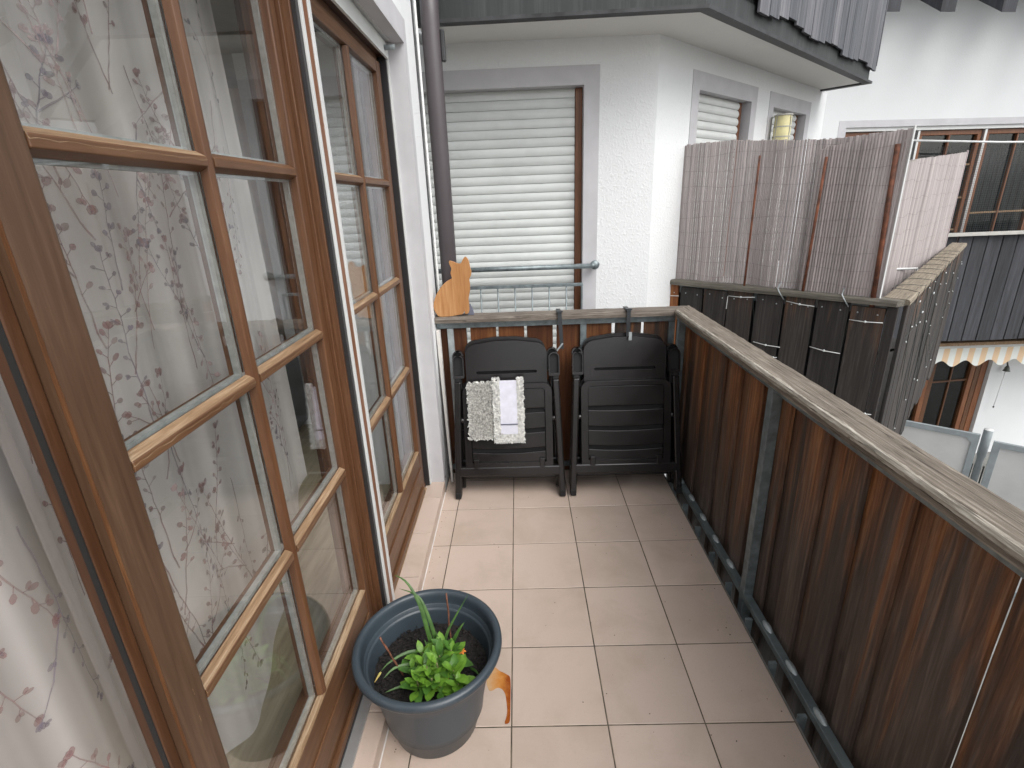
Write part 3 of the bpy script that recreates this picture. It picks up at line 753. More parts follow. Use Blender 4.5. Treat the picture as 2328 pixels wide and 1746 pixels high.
# screw-dark backing seam strips are not needed; end side boards with 18 mm gaps
bm_end = board_mesh(.146, 1.20, .019, 77, M['board_front'])
bm_endd = board_mesh(.146, 1.20, .019, 78, M['board'])
for i, x in enumerate((-.397+.0, -.218, -.055, .107, .276, .438, .604, .768)):
    o = link('board', bm_end if i < 6 else bm_endd); o.location = (x - (.0 if i else .0), 1.6735, -.24+random.uniform(-.01, .01)); o.rotation_euler = (0, random.uniform(-.002, .002), 0)
    if i == 0: o.scale = (1.08, 1, 1)
    o.parent = RL; o.matrix_parent_inverse = Matrix.Translation((-.975, -1.66, 0))

# ------------------------------------------------------------------ bay house across
NB = thing('neighbour_house', 'white plastered house with an angled bay and closed roller shutters', 'house', (1.0, 3.0, -2.75))
YN = 2.35
def wall_poly(name, mat, pts, holes, frame, t=.25, bevel=0):
    """pts/holes in (s,z); frame = (origin, dir) ; thickness goes to the back"""
    o0, d = frame; ang = math.atan2(d[1], d[0])
    Mx = Matrix.Translation((o0[0], o0[1], 0)) @ Matrix.Rotation(ang, 4, 'Z')
    mb = MB().plate([pts]+holes, 0, t, Mx)
    return mb.build(name, mat, NB, bevel=bevel, seg=2)
FR = ((0, YN), (1, 0))
wall_poly('wall', M['plaster'], [(-1.6, -2.75), (.945, -2.75), (.945, 2.475), (-1.6, 2.475)], [[(-.56, -.02), (.504, -.02), (.504, 2.235), (-.56, 2.235)]], FR)
D45 = (math.cos(R(45)), math.sin(R(45))); B0 = (.945, YN)
FB = (B0, D45)
wall_poly('wall', M['plaster'], [(0, -2.75), (3.13, -2.75), (3.13, 2.475), (0, 2.475)],
          [[(.515, .9), (1.375, .9), (1.375, 2.243), (.515, 2.243)], [(1.815, .9), (2.62, .9), (2.62, 2.243), (1.815, 2.243)]], FB)
M45 = Matrix.Translation((B0[0], B0[1], 0)) @ Matrix.Rotation(R(45), 4, 'Z')
B1 = M45 @ Vector((3.13, 0, 0))
Bx('wall', M['plaster_far'], NB, B1.x-.25, B1.x-.002, B1.y+.002, 7.5, -2.75, 2.475)
Bx('wall', M['plaster'], NB, -1.6, .9, YN+.26, 6, 2.6, 5.2)
def trim(name, s0, s1, z0, z1, Mx, wd=.098):
    MB().plate([[(s0-wd, z0), (s1+wd, z0), (s1+wd, z1+wd+.01), (s0-wd, z1+wd+.01)], [(s0, z0+.001), (s1, z0+.001), (s1, z1), (s0, z1)]], -.004, .10, Mx).build(name, M['trim'], NB)
MI = Matrix.Translation((0, YN, 0))
trim('painted_trim', -.555, .500, -.02, 2.231, MI, .094)
trim('painted_trim', .519, 1.371, .9, 2.239, M45); trim('painted_trim', 1.819, 2.616, .9, 2.239, M45)
def slat_mesh(L, p, mat, depth=.009):
    mb = MB(); n = 6; prof = [(0, 0)]
    prof = [(-depth*math.sin(math.pi*(.08+.92*i/n)) if i < n else 0, p*.93*i/n) for i in range(n+1)]
    vs = []
    for x in (0, L): vs += [(x, y, z) for y, z in prof] + [(x, .004, prof[-1][1]), (x, .004, 0)]
    m = n+3; fs = [(k, (k+1) % m, m+(k+1) % m, m+k) for k in range(m)] + [tuple(range(m-1, -1, -1)), tuple(range(m, 2*m))]
    mb.add(vs, fs); return mb.mesh('slat', mat)
def shutter(s0, s1, z0, z1, pitch, Mx, depth, mat, back=.085):
    r_ = bpy.data.objects.new('roller_shutter', None); C.objects.link(r_); r_.location = Mx @ Vector((s0, back, z0)); r_.rotation_euler = (0, 0, Mx.to_euler().z)
    world_keep = Matrix.Translation(NB.location).inverted(); r_.parent = NB; r_.matrix_parent_inverse = world_keep; r_.empty_display_size = .1
    me = slat_mesh(s1-s0, pitch, mat, depth); n = int((z1-z0)/pitch)+1
    for i in range(n):
        z = z1-z0-(i+1)*pitch+.006
        if z < -pitch*.3: break
        o = link('slat', me, r_, (0, random.uniform(-.0006, .0006), z))
    MB().box(0, s1-s0, .006, .010, 0, z1-z0+.01).build('backing', mat, r_, local=True)
    return r_
shutter(-.552, .452, .02, 2.228, .0545, MI, .0065, M['shutter'])
MB().box(.455, .4985, .070, .10, -.01, 2.228, MI).build('window_frame', M['brown_frame'], NB, bevel=.002)
MB().box(-.55, .5, .11, .13, -.01, 2.23, MI).build('window_back', M['dark_metal'], NB)
shutter(.522, 1.305, .92, 2.236, .0555, M45, .012, M['shutter_w'], .07)
MB().box(1.309, 1.345, .060, .10, .9, 2.236, M45).build('window_frame', M['brown_frame'], NB, bevel=.002)
shutter(1.822, 2.555, .92, 2.236, .0555, M45, .012, M['shutter_w'], .07)
MB().box(2.559, 2.590, .060, .10, .9, 2.236, M45).build('window_frame', M['brown_frame'], NB, bevel=.002)
MB().box(.51, 2.64, .11, .13, .88, 2.26, M45).build('window_back', M['dark_metal'], NB)
# soffit, fascia and upper balcony boards
zs = 2.475
e0, e1 = Vector((-.42, 1.985, 0)), Vector((1.045, 1.935, 0)); e2 = Vector((3.25, 4.14, 0)); e3 = Vector((2.99, 4.45, 0))
def prism(name, mat, pts, z0, z1, bevel=0, parent=None):
    n = len(pts); vs = [(p[0], p[1], z0) for p in pts]+[(p[0], p[1], z1) for p in pts]
    fs = [tuple(range(n-1, -1, -1)), tuple(range(n, 2*n))]+[(k, (k+1) % n, n+(k+1) % n, n+k) for k in range(n)]
    return MB().add(vs, fs).build(name, mat, parent or NB, bevel=bevel)
prism('soffit', M['soffit'], [e0, e1, e2, e3, (1.2, 4.6, 0), (-.42, 4.6, 0)], zs, zs+.10)
def band(name, mat, off0, off1, z0, z1):
    """strip following the front and angled edges, between two outward offsets"""
    def o(off):
        n1 = Vector((e0.y-e1.y, e1.x-e0.x, 0)).normalized()*-1; n1 = Vector((n1.x, n1.y, 0))
        if n1.y > 0: n1 = -n1
        n2 = Vector((D45[1], -D45[0], 0)); bis = (n1+n2).normalized(); k = off/bis.dot(n1)
        n3 = Vector((D45[0], D45[1], 0))
        return [e0+n1*off, e1+bis*k, e2+n2*off+n3*off, e3+n3*off - n2*.0]
    a, b = o(off0), o(off1); return prism(name, mat, b+a[::-1], z0, z1)
band('drip_edge', M['dark_metal'], -.012, .050, zs-.012, zs+.006)
band('fascia', M['flash'], -.03, .022, zs+.006, zs+.115)
band('fascia', M['flash'], -.03, .012, zs+.115, 3.6)
mbd = thing('upper_balcony_boards', 'silver-grey weathered boards cladding the upper balcony above the bay', 'balcony cladding', (1.1, 1.9, 2.58))
n2 = Vector((D45[1], -D45[0], 0))
LB = (e2-e1).length + .07
ub = [board_mesh(.139, 1.0, .018, 200+i, M['board_u']) for i in range(4)]
i = 0; s = -.01
while s < LB-.05:
    q = e1 + Vector((D45[0], D45[1], 0))*s + n2*.047
    o = link('board', ub[i % 4]); o.location = (q.x, q.y, 2.575+.022*math.sin(i*1.1)+random.uniform(-.008, .008)+ (.05 if i < 4 else 0)); o.rotation_euler = (0, 0, R(45)+random.uniform(-.02, .02))
    o.parent = mbd; o.matrix_parent_inverse = Matrix.Translation((-1.1, -1.9, -2.58)); s += .146; i += 1
for k_ in range(3):
    q = e2 + n2*.06 + Vector((D45[0], D45[1], 0))*.06 - n2*.145*k_
    o = link('board', ub[k_]); o.location = (q.x, q.y, 2.60); o.rotation_euler = (0, 0, R(135)); o.parent = mbd; o.matrix_parent_inverse = Matrix.Translation((-1.1, -1.9, -2.58))
for k_ in range(10):
    q = e1 + Vector((-1, .034, 0))*(.146*(k_+1)) + Vector((0, -.045, 0))
    o = link('board', ub[k_ % 4]); o.location = (q.x, q.y, 2.70); o.rotation_euler = (0, 0, R(-2)); o.parent = mbd; o.matrix_parent_inverse = Matrix.Translation((-1.1, -1.9, -2.58))
# French-balcony bars in front of the tall shutter
FBR = thing('window_guard_rail', 'galvanised guard rail with thin bars across the tall closed shutter', 'guard rail', (0, 2.27, 1.1))
MB().tube([(-.56, 2.272, 1.165), (.555, 2.272, 1.165)], .0165, 14).build('top_rail', M['galv'], FBR, smooth=True)
MB().tube([(.545, 2.272, 1.165), (.575, 2.30, 1.168), (.575, 2.35, 1.168)], .0165, 14).build('wall_bracket', M['galv'], FBR, smooth=True)
MB().lathe([(.001, .012), (.024, .010), (.030, 0), (.030, -.012)], 20, (0, 0, 0), Matrix.Translation((.575, 2.285, 1.168)) @ Matrix.Rotation(R(90), 4, 'X')).build('rosette', M['galv'], FBR, smooth=True)
Bx('lower_rail', M['galv'], FBR, -.56, .495, 2.268, 2.282, 1.035, 1.056, bevel=.002)
Bx('side_bar', M['galv'], FBR, .484, .494, 2.268, 2.280, .10, 1.035)
for i in range(9):
    x = .385-.115*i; MB().tube([(x, 2.275, .10), (x, 2.275, 1.036)], .005, 8).build('bar', M['galv'], FBR, smooth=True)
Bx('bottom_rail', M['galv'], FBR, -.56, .495, 2.268, 2.282, .08, .10)
# wall lamp
LP = thing('wall_lamp', 'small cream glass wall lamp with grey bands on the bay between the shutters', 'lamp', (2.29, 3.56, 2.05))
c0 = Vector((2.24, 3.64, 0)) + n2*.085
MB().lathe([(.001, .245), (.070, .243), (.072, .235), (.068, .232)], 24, (c0.x, c0.y, 1.93)).build('cap', M['stone_grey'], LP, smooth=False)
MB().lathe([(.064, .232), (.066, .12), (.064, .0)], 24, (c0.x, c0.y, 1.93)).build('shade', M['lamp_glass'], LP, smooth=True)
for z in (.075, .15): MB().lathe([(.066, z-.004), (.069, z-.004), (.069, z+.004), (.066, z+.004)], 24, (c0.x, c0.y, 1.93)).build('band', M['stone_grey'], LP)
MB().lathe([(.070, .006), (.072, -.03), (.05, -.05), (.001, -.052)], 24, (c0.x, c0.y, 1.93)).build('base', M['stone_grey'], LP, smooth=True)
for a in (200, 300, 60, 130): MB().tube([(c0.x+.068*math.cos(R(a)), c0.y+.068*math.sin(R(a)), 1.925), (c0.x+.068*math.cos(R(a)), c0.y+.068*math.sin(R(a)), 2.17)], .0035, 6).build('rib', M['stone_grey'], LP)
MB().box(c0.x-.09, c0.x-.0, c0.y+.0, c0.y+.09, 1.95, 1.99, None).build('arm', M['stone_grey'], LP)

# ------------------------------------------------------------------ neighbour balcony
a = Vector((1.105, 2.66, 0)); b = Vector((2.12, 1.575, 0)); dN = (b-a).normalized(); angN = math.atan2(dN.y, dN.x)
nN = Vector((-dN.y, dN.x, 0))    # points away from the camera (inside of that balcony)
NR = thing('neighbour_balcony_railing', 'dark weathered board railing of the angled balcony next door, pointed corner', 'railing', (2.1, 1.6, 0))
PI_ = Matrix.Translation((-2.1, -1.6, 0))
o = cap_rail('cap_rail', M['cap_n'], NR, (0, 0), (1.49, 0), .115, .034, 1.01, 21, .002, 0, .35); o.matrix_parent_inverse = Matrix.Identity(4)
o.matrix_parent_inverse = PI_; o.location = a+nN*.03; o.rotation_euler = (0, 0, angN)
nb = [board_mesh(.163, 1.26, .02, 300+i, M['board_n']) for i in range(4)]
for i, s in enumerate((.012, .188, .366, .537, .722, .904, 1.083, 1.260)):
    q = a+dN*s; o = link('board', nb[i % 4]); o.location = (q.x, q.y, -.285+random.uniform(-.02, .02)); o.rotation_euler = (0, random.uniform(-.002, .002), angN); o.parent = NR; o.matrix_parent_inverse = PI_
    if i == 0: o.data = board_mesh(.155, 1.26, .02, 309, M['board_front'])
q = a+dN*1.428; o = link('corner_board', board_mesh(.05, 1.26, .02, 330, M['board_n'])); o.location = (q.x, q.y, -.29); o.rotation_euler = (0, 0, angN); o.parent = NR; o.matrix_parent_inverse = PI_
MN = Matrix.Translation(a) @ Matrix.Rotation(angN, 4, 'Z')
MB().box(0, 1.45, .012, .03, .92, .97, MN).build('steel_bar', M['galv'], NR, bevel=0)
MB().box(.02, 1.40, .05, .06, -.2, .92, MN).build('dark_gap_sheet', M['dark_metal'], NR)  # dark sheet added behind the boards so their gaps stay dark
a2 = Vector((2.16, 1.60, 0)); b2 = Vector((4.62, 4.26, 0)); dS = (b2-a2).normalized(); angS = math.atan2(dS.y, dS.x); nS = Vector((-dS.y, dS.x, 0)); LS = (b2-a2).length
o = cap_rail('cap_rail', M['cap_s'], NR, (0, 0), (LS, 0), .13, .030, 1.012, 22, .003, .2, 0); o.matrix_parent_inverse = PI_; o.location = a2+nS*.045; o.rotation_euler = (0, 0, angS)
sb = [board_mesh(.118, 1.28, .02, 340+i, M['board_n']) for i in range(5)]
s = .03; i = 0
while s < LS-.08:
    q = a2+dS*s; o = link('board', sb[i % 5]); zb_ = -.30+.05*math.sin(i*.9)+random.uniform(-.015, .015); o.location = (q.x, q.y, zb_); o.scale = (1, 1, (.978-zb_)/1.28); o.rotation_euler = (0, random.uniform(-.003, .003), angS+random.uniform(-.05, .05)); o.parent = NR; o.matrix_parent_inverse = PI_
    s += .124; i += 1
sc_ = MB(); rs_ = random.Random(4)
for s in (.012, .188, .366, .537, .722, .904, 1.083, 1.260):
    for ds, z in ((.035, .93), (.128, .925), (.035, .05), (.128, .045)):
        q = a+dN*(s+ds+rs_.uniform(-.01, .01))-nN*.0115; sc_.lathe([(.0045, .0), (.0042, .0012), (.001, .0016)], 8, (0, 0, 0), Matrix.Translation((q.x, q.y, z+rs_.uniform(-.01, .01))) @ Matrix.Rotation(angN, 4, 'Z') @ Matrix.Rotation(R(90), 4, 'X'))
sc_.build('screws', M['galv_light'], NR)
# floor slab of that balcony
prism('balcony_slab', M['slab'], [(a.x, a.y+.03), (b.x-.02, b.y+.05), (b2.x-.06, b2.y+.0), (3.25, 4.62), (.95, 2.36)], -.22, 0, parent=NR)
# reed screens
def reed(name, label, path, zb, top, seed, gaps=()):
    root = thing(name, label, 'privacy screen', (path[0][0], path[0][1], zb), 'cane privacy screens')
    r = random.Random(seed); P_ = [Vector((x, y, 0)) for x, y in path]; L = [0]
    for p, q in zip(P_, P_[1:]): L.append(L[-1]+(q-p).length)
    def at(s):
        for k in range(len(P_)-1):
            if s <= L[k+1] or k == len(P_)-2:
                d = (P_[k+1]-P_[k]).normalized(); return P_[k]+d*(s-L[k]), d
    mb = MB(); s = 0; pitch = .0152
    while s < L[-1]-.004:
        p, d = at(s); n_ = Vector((d.y, -d.x, 0)); bend = .006*math.sin(s*17+seed)
        w_ = pitch*.985
        for g0, g1 in gaps:
            if g0 < s < g1: w_ = pitch*(.84 if r.random() < .5 else .93)
        zt = top(s/L[-1]) + r.uniform(-.004, .004)
        rows = 5; vs = []; fs = []
        for j in range(rows+1):
            z = zb+(zt-zb)*j/rows; o_ = n_*(bend + .002*math.sin(z*9+s*4)); jj = d*r.uniform(-.0004, .0004)
            for u, v in ((0, 0), (.16, .0045), (.5, .0062), (.84, .0045), (1, 0)): 
                q = p+o_+jj+d*(w_*u)+n_*v; vs.append((q.x, q.y, z))
        for j in range(rows):
            for k in range(4): fs.append((j*5+k, j*5+k+1, j*5+6+k, j*5+5+k))
        mb.cur = r.choice((0, 0, 0, 1, 2)); mb.add(vs, fs); s += pitch
    tag(mb.build('cane_strips', [M['reed'], M['reed_l'], M['reed_d']], root, recalc=False), kind='stuff')
    wr = MB(); z = zb+.06; H = top(.5)-zb
    for k in range(9):
        z = zb+.05+k*(H-.1)/8; pts = []
        for q in range(int(L[-1]/.06)+1):
            p, d = at(q*.06); n_ = Vector((d.y, -d.x, 0)); pts.append(p+n_*(.0068+.006*math.sin(q*.06*17+seed))+Vector((0, 0, z+.008*math.sin(q*.9+k))))
        wr.tube(pts, .0006, 4)
    wr.build('binding_wire', M['wire'], root)
    return root, at, L[-1]
def NP(s, off): q = a+dN*s+nN*off; return (q.x, q.y)
r1, at1, l1 = reed('reed_screen', 'mauve-grey cane screen tied upright behind the corner railing, nearest the house wall',
     [NP(.085, .06), NP(.35, .045), NP(.62, .075), NP(.80, .05), NP(1.0, .08), NP(1.34, .05)], 1.0, lambda u: 1.895+.012*math.sin(u*7)-.045*u, 2, gaps=((.10, .42), (.60, .80)))
r2_, _, _ = reed('reed_screen', 'short overlapping cane screen with pale cut edge at the railing corner',
     [NP(.955, .025), NP(1.15, .035), NP(1.372, .010)], 1.01, lambda u: 1.80+.062*u, 4)
e_ = NP(1.378, .012)
MB().box(-.004, .004, -.006, .006, 1.0, 1.868, Matrix.Translation((e_[0], e_[1], 0))).build('edge_strip', M['white_rail'], r2_)
def SP(s, off): q = a2+dS*s+nS*off; return (q.x, q.y)
r3_, _, _ = reed('reed_screen', 'pinkish-grey cane screen lining the long side railing behind the others', [SP(.05, .25), SP(1.3, .20), SP(2.2, .16), SP(3.22, .13)], .80, lambda u: 1.70+.155*u, 6)
e_ = SP(3.235, .125)
MB().box(-.02, .02, -.006, .006, .95, 1.87, Matrix.Translation((e_[0], e_[1], 0)) @ Matrix.Rotation(angS, 4, 'Z')).build('edge_strip', simple('pinkish_pvc', (.42, .35, .36), .5), r3_)
stt = ['rusty stake tied to the cane screen next to the house wall', 'rusty stake between the two halves of the cane screen', 'rusty leaning stake at the overlap of the cane screens', 'thick rusty stake at the pale cut edge of the cane screen']
for (s0, z0, s1, z1, r_), lb in zip(((.086, .95, .060, 1.79, .007), (.628, .95, .632, 1.79, .007), (.985, .95, 1.0, 1.755, .008), (1.352, .95, 1.322, 1.79, .013)), stt):
    p, q = NP(s0, .008), NP(s1, .008)
    o = MB().tube([(p[0], p[1], z0), ((p[0]+q[0])/2, (p[1]+q[1])/2, (z0+z1)/2), (q[0], q[1], z1)], r_, 8).build('stake', M['stake'], None, smooth=True)
    tag(o, lb, 'stake', 'rusty stakes holding the cane screens')
# clothes-rack bars behind
ck = thing('drying_rack', 'white metal drying rack bars behind the side railing', 'drying rack', (2.5, 2.3, .9))
for p, q in (((2.46, 2.36, 1.06), (3.05, 2.75, 1.0)), ((2.46, 2.36, 1.13), (2.85, 2.66, 1.04)), ((2.46, 2.36, 1.06), (2.46, 2.36, .0)), ((3.05, 2.75, 1.0), (3.05, 2.75, .0))):
    MB().tube([p, q], .008, 8).build('bar', M['white_rail'], ck, smooth=True)
# fairy lights
FS = thing('fairy_light_string', 'fairy lights with white ties looped across the dark boards facing us', 'fairy lights', (1.6, 2.1, .9), 'fairy light strings on the balcony')
def NQ(s, z, off=-.018): q = a+dN*s+nN*off; return Vector((q.x, q.y, z))
for s0, z0, s1, z1 in ((.0, .892, .176, .898), (.541, .937, .713, .946), (.908, .944, 1.068, .930), (.738, .655, .909, .648), (1.077, .683, 1.246, .671), (1.259, .877, 1.423, .881), (.860, .58, .90, .578), (1.40, .345, 1.46, .342)):
    mid = NQ((s0+s1)/2, (z0+z1)/2-.003, -.020)
    MB().tube([NQ(s0, z0, -.012), mid, NQ(s1, z1, -.012)], .0026, 6).build('light_tie', M['white_cord'], FS, smooth=True)
    MB().lathe([(.001, -.006), (.006, -.003), (.006, .004), (.001, .008)], 8, mid).build('bulb', M['bulb'], FS, smooth=True)
MB().tube([NQ(.70, .94, -.004), NQ(.72, .80, -.004), NQ(.735, .655, -.004), NQ(.905, .640, -.004), NQ(.905, .94, -.004), NQ(1.06, .93, -.004), NQ(1.07, .68, -.004), NQ(1.245, .668, -.004), NQ(1.255, .87, -.004)], .0015, 5).build('cord', M['cord'], FS)
MB().tube([NQ(.539, .935), NQ(.537, .85)], .0022, 5).build('cord', M['white_cord'], FS)
for s0, s1 in ((.844, .893), (1.196, 1.244), (-.008, .004)):
    MB().tube([NQ(s0, 1.05, .03), NQ(s0+.01, 1.016, -.03), NQ((s0+s1)/2, .995, -.034), NQ(s1, .95, -.014)], .0035, 6).build('cable_tie', M['galv_light'], FS, smooth=True)
FS2 = thing('fairy_light_string', 'tangled fairy lights hanging over the side railing with pale cap', 'fairy lights', (3.0, 2.6, .9), 'fairy light strings on the balcony')
def SQ(s, z, off=-.022): q = a2+dS*s+nS*off; return Vector((q.x, q.y, z))
bl = [(.42,.93),(1.19,.86),(.72,.81),(.52,.77),(.7,.75),(1.13,.68),(1.57,.56),(1.64,.48),(1.62,.72),(2.67,.42),(1.57,.88),(2.09,.81),(3.11,.48),(3.18,.59),(2.66,.66),(3.45,.68),(2.66,.83),(1.81,.93),(3.4,.85),(3.5,.82),(.81,.96),(1.1,.96),(.18,.74),(.3,.8),(2.52,.04),(2.18,.06),(1.59,.1),(1.3,.2),(1.0,.12),(.7,.0)]
for s_, z_ in bl:
    an = random.uniform(-.5, .5); p = SQ(s_, z_); q = p+Vector((.028*math.cos(an)*dS.x-.01, .028*math.cos(an)*dS.y-.012, .028*math.sin(an)))
    MB().tube([p, q], .0036, 6).build('bulb', M['bulb'], FS2, smooth=True)
for k_ in range(3):
    pts = [SQ(s_, z_+random.uniform(-.02, .02), -.014) for s_, z_ in sorted(bl[k_::3])]; MB().tube(pts, .0013, 4).build('cord', M['cord'], FS2)
for k_ in range(10):
    s_ = .25+k_*.27; lean = random.uniform(-.06, .10)
    MB().tube([SQ(s_, .95, -.016), SQ(s_, 1.014, -.026), SQ(s_+lean*.5, 1.019, .045), SQ(s_+lean, 1.013, .115), SQ(s_+lean, .95, .115)], .0018, 5).build('cord', M['cord'], FS2)

# ------------------------------------------------------------------ third balcony and far house
FH = thing('far_house', 'white gabled house wall with rafter tails and wide brown windows at the right', 'house', (4, 6, -2.75))
W0 = Vector((3.9, 5.9, 0)); AW = R(8); MW = Matrix.Translation(W0) @ Matrix.Rotation(AW, 4, 'Z')
def fw(name, mat, loops, y0, y1, parent=FH, bevel=0): return MB().plate(loops, y0, y1, MW).build(name, mat, parent, bevel=bevel)
WL, WR, WB, WT = .30, 6.2, .05, 2.285
fw('wall', M['plaster_far'], [[(-2.2, -.5), (9, -.5), (9, 5.5), (-2.2, 5.5)], [(WL, WB), (WR, WB), (WR, WT), (WL, WT)]], 0, .3)
fw('painted_trim', M['trim'], [[(WL-.1, WB), (WR+.1, WB), (WR+.1, WT+.075), (WL-.1, WT+.075)], [(WL+.004, WB+.001), (WR-.004, WB+.001), (WR-.004, WT-.004), (WL+.004, WT-.004)]], -.004, .13)
def fbox(name, mat, s0, s1, y0, y1, z0, z1, parent=FH, bevel=.003): return MB().box(s0, s1, y0, y1, z0, z1, MW).build(name, mat, parent, bevel=bevel)
fbox('shutter_box', M['white_rail'], WL+.005, WR-.005, .02, .10, 2.235, 2.280)
def wnd(s0, s1, ns, rows, z0=.15, z1=2.230):
    wdw = bpy.data.objects.new('window', None); C.objects.link(wdw); wdw.parent = FH; wdw.matrix_parent_inverse = Matrix.Translation((-4, -6, 2.75)); wdw.empty_display_size = .1
    t = .055
    for a_ in ((s0, s1, z0, z0+t), (s0, s1, z1-t, z1), (s0, s0+t, z0+t, z1-t), (s1-t, s1, z0+t, z1-t)): fbox('frame', M['brown_frame'], a_[0], a_[1], .06, .11, a_[2], a_[3], wdw)
    for k_ in range(1, ns): x = s0+(s1-s0)*k_/ns; fbox('glazing_bar', M['brown_frame'], x-.011, x+.011, .065, .10, z0+t, z1-t, wdw)
    for k_ in range(1, rows): z = z0+(z1-z0)*k_/rows; fbox('glazing_bar', M['bare_wood'], s0+t, s1-t, .07, .10, z-.011, z+.011, wdw)
    fbox('pane', M['glass_far'], s0+t, s1-t, .098, .102, z0+t, z1-t, wdw, 0)
wnd(.35, 1.22, 2, 5); wnd(1.385, 2.30, 2, 5); wnd(2.36, 3.35, 2, 2); wnd(3.45, 4.4, 2, 5)
for s_ in (1.235, 1.29, 1.345): fbox('guide_rail', M['white_rail'] if s_ != 1.29 else M['alu_dark'], s_, s_+.03, .03, .10, .1, 2.234)
fbox('guide_rail', M['alu'], 2.31, 2.345, .03, .10, .1, 2.234)
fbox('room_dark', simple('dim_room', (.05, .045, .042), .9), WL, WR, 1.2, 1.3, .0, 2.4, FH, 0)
for k_ in range(26):
    s_ = 2.42+k_*.035; MB().tube([MW @ Vector((s_, .22+.02*math.sin(k_*2), .1)), MW @ Vector((s_, .22+.02*math.sin(k_*2), 2.2))], .02, 6).build('dark_drape', simple('blue_grey_drape', (.028, .033, .038), .9) if k_ == 0 else bpy.data.materials['blue_grey_drape'], FH, smooth=True)
# ground floor of the far house
fw('ground_floor_wall', M['plaster_far'], [[(-2.2, -2.75), (9, -2.75), (9, -.5), (-2.2, -.5)], [(2.30, -2.70), (3.72, -2.70), (3.72, -.72), (2.30, -.72)]], .25, .55)
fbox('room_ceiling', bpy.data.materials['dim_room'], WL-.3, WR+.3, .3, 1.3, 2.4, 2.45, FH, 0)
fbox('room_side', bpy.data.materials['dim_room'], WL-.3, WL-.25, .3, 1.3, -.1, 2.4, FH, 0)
tl = thing('roof_overhang', 'dark timber roof overhang with pointed rafter tails at the top right', 'roof overhang', (5, 5.6, 3.6))
for s_ in (-.15, .48, 1.19, 1.86, 2.55, 3.2):
    v = [(s_, 0, 3.80), (s_+.17, 0, 3.80), (s_+.17, 0, 4.0), (s_, 0, 4.0)]; f_ = [(s_, -.85, 3.25), (s_+.17, -.85, 3.25), (s_+.17, -.85, 3.42), (s_, -.85, 3.42)]
    MB().frustum([v[0], v[1], v[2], v[3]], [f_[0], f_[1], f_[2], f_[3]], MW).build('rafter', M['board_r'], tl, bevel=.004)
MB().frustum([(-2, .0, 4.003), (8, .0, 4.003), (8, .0, 4.04), (-2, .0, 4.04)], [(-2, -.45, 3.72), (8, -.45, 3.72), (8, -.45, 3.76), (-2, -.45, 3.76)], MW).build('roof_deck', M['dark_metal'], tl)
# its railing
RR = thing('far_balcony_railing', 'dark slate-grey board railing below the wide window at far right', 'railing', (5.6, 5.6, 0))
Bx('cap_rail', M['cap_r'], RR, 3.9, 9.5, 5.52, 5.62, .955, .995, bevel=.004)
rb = [board_mesh(.176, 1.37, .02, 400+i, M['board_r']) for i in range(4)]
for i in range(30):
    x = 3.95+.188*i; o = link('board', rb[i % 4]); o.location = (x, 5.6+random.uniform(-.006, .006), -.42+random.uniform(-.004, .004)); o.rotation_euler = (0, random.uniform(-.004, .004), 0); o.parent = RR; o.matrix_parent_inverse = Matrix.Translation((-5.6, -5.6, 0))
Bx('slab', M['slab'], RR, 3.9, 9.5, 5.62, 6.9, -.24, -.0)
nt_ = MB()
for i in range(92): z = 0; x = 4.9+i*.026; nt_.box(x, x+.0022, 5.560, 5.562, .99, 1.99+.02)
for i in range(39): z = 1.0+i*.026; nt_.box(4.9, 7.3, 5.557, 5.559, z, z+.0022)
tag(nt_.build('bird_net', M['lead'], None), 'fine dark safety net stretched above the far railing', 'net')
cd = MB().tube([(4.55, 5.50, 2.085), (5.8, 5.52, 2.02), (7.4, 5.55, 1.975)], .011, 8).build('net_cord', M['white_cord'], None, smooth=True)
tag(cd, 'white cord holding up the net in front of the brown window', 'cord')
# awning
AWN = thing('awning', 'cream and orange striped awning with scalloped valance under the far balcony', 'awning', (7, 6, -.7))
Bx('front_bar', M['white_rail'], AWN, 5.3, 9.4, 5.98, 6.03, -.655, -.600, bevel=.01)
Bx('cassette_top', M['bare_wood'], AWN, 5.3, 9.4, 5.75, 6.0, -.545, -.50)
MB().frustum([(5.3, 6.0, -.60), (9.4, 6.0, -.60), (9.4, 6.0, -.597), (5.3, 6.0, -.597)], [(5.3, 6.75, -.50), (9.4, 6.75, -.50), (9.4, 6.75, -.497), (5.3, 6.75, -.497)]).build('canvas', M['stripe'], AWN)
vl = [(5.3, -.655)]; n = 264; top_ = [(5.3+4.1*i/n, -.652) for i in range(n+1)]
bot = [(5.3+4.1*i/n, -.885-.045*math.cos(2*math.pi*(4.1*i/n)/.345)) for i in range(n, -1, -1)]
MB().plate([top_+bot], 5.990, 5.994).build('valance', M['stripe'], AWN)
# terrace door
TD = thing('terrace_door', 'dark glazed brown wooden terrace door below the striped awning', 'door', (6.9, 6.6, -2.7))
s0, s1 = 2.30, 3.72
def tb(nm, mt, a0, a1, y0, y1, z0, z1): return MB().box(a0, a1, y0, y1, z0, z1, MW).build(nm, M[mt], TD, bevel=.004)
for q0, q1, mt in ((2.62, 2.70, 'brown_frame'), (2.70, 2.78, 'door_wood'), (3.42, 3.50, 'brown_frame'), (3.51, 3.59, 'door_wood'), (3.60, 3.71, 'brown_frame')): tb('stile', mt, q0, q1, .30, .37, -2.69, -.73)
tb('glazing_bar', 'door_wood', 3.10, 3.125, .32, .35, -2.5, -.8); tb('glazing_bar', 'door_wood', 2.78, 3.42, .32, .35, -1.42, -1.395)
tb('rail', 'brown_frame', 2.78, 3.42, .30, .37, -2.69, -2.45); tb('rail', 'brown_frame', 2.31, 3.60, .30, .37, -.80, -.73)
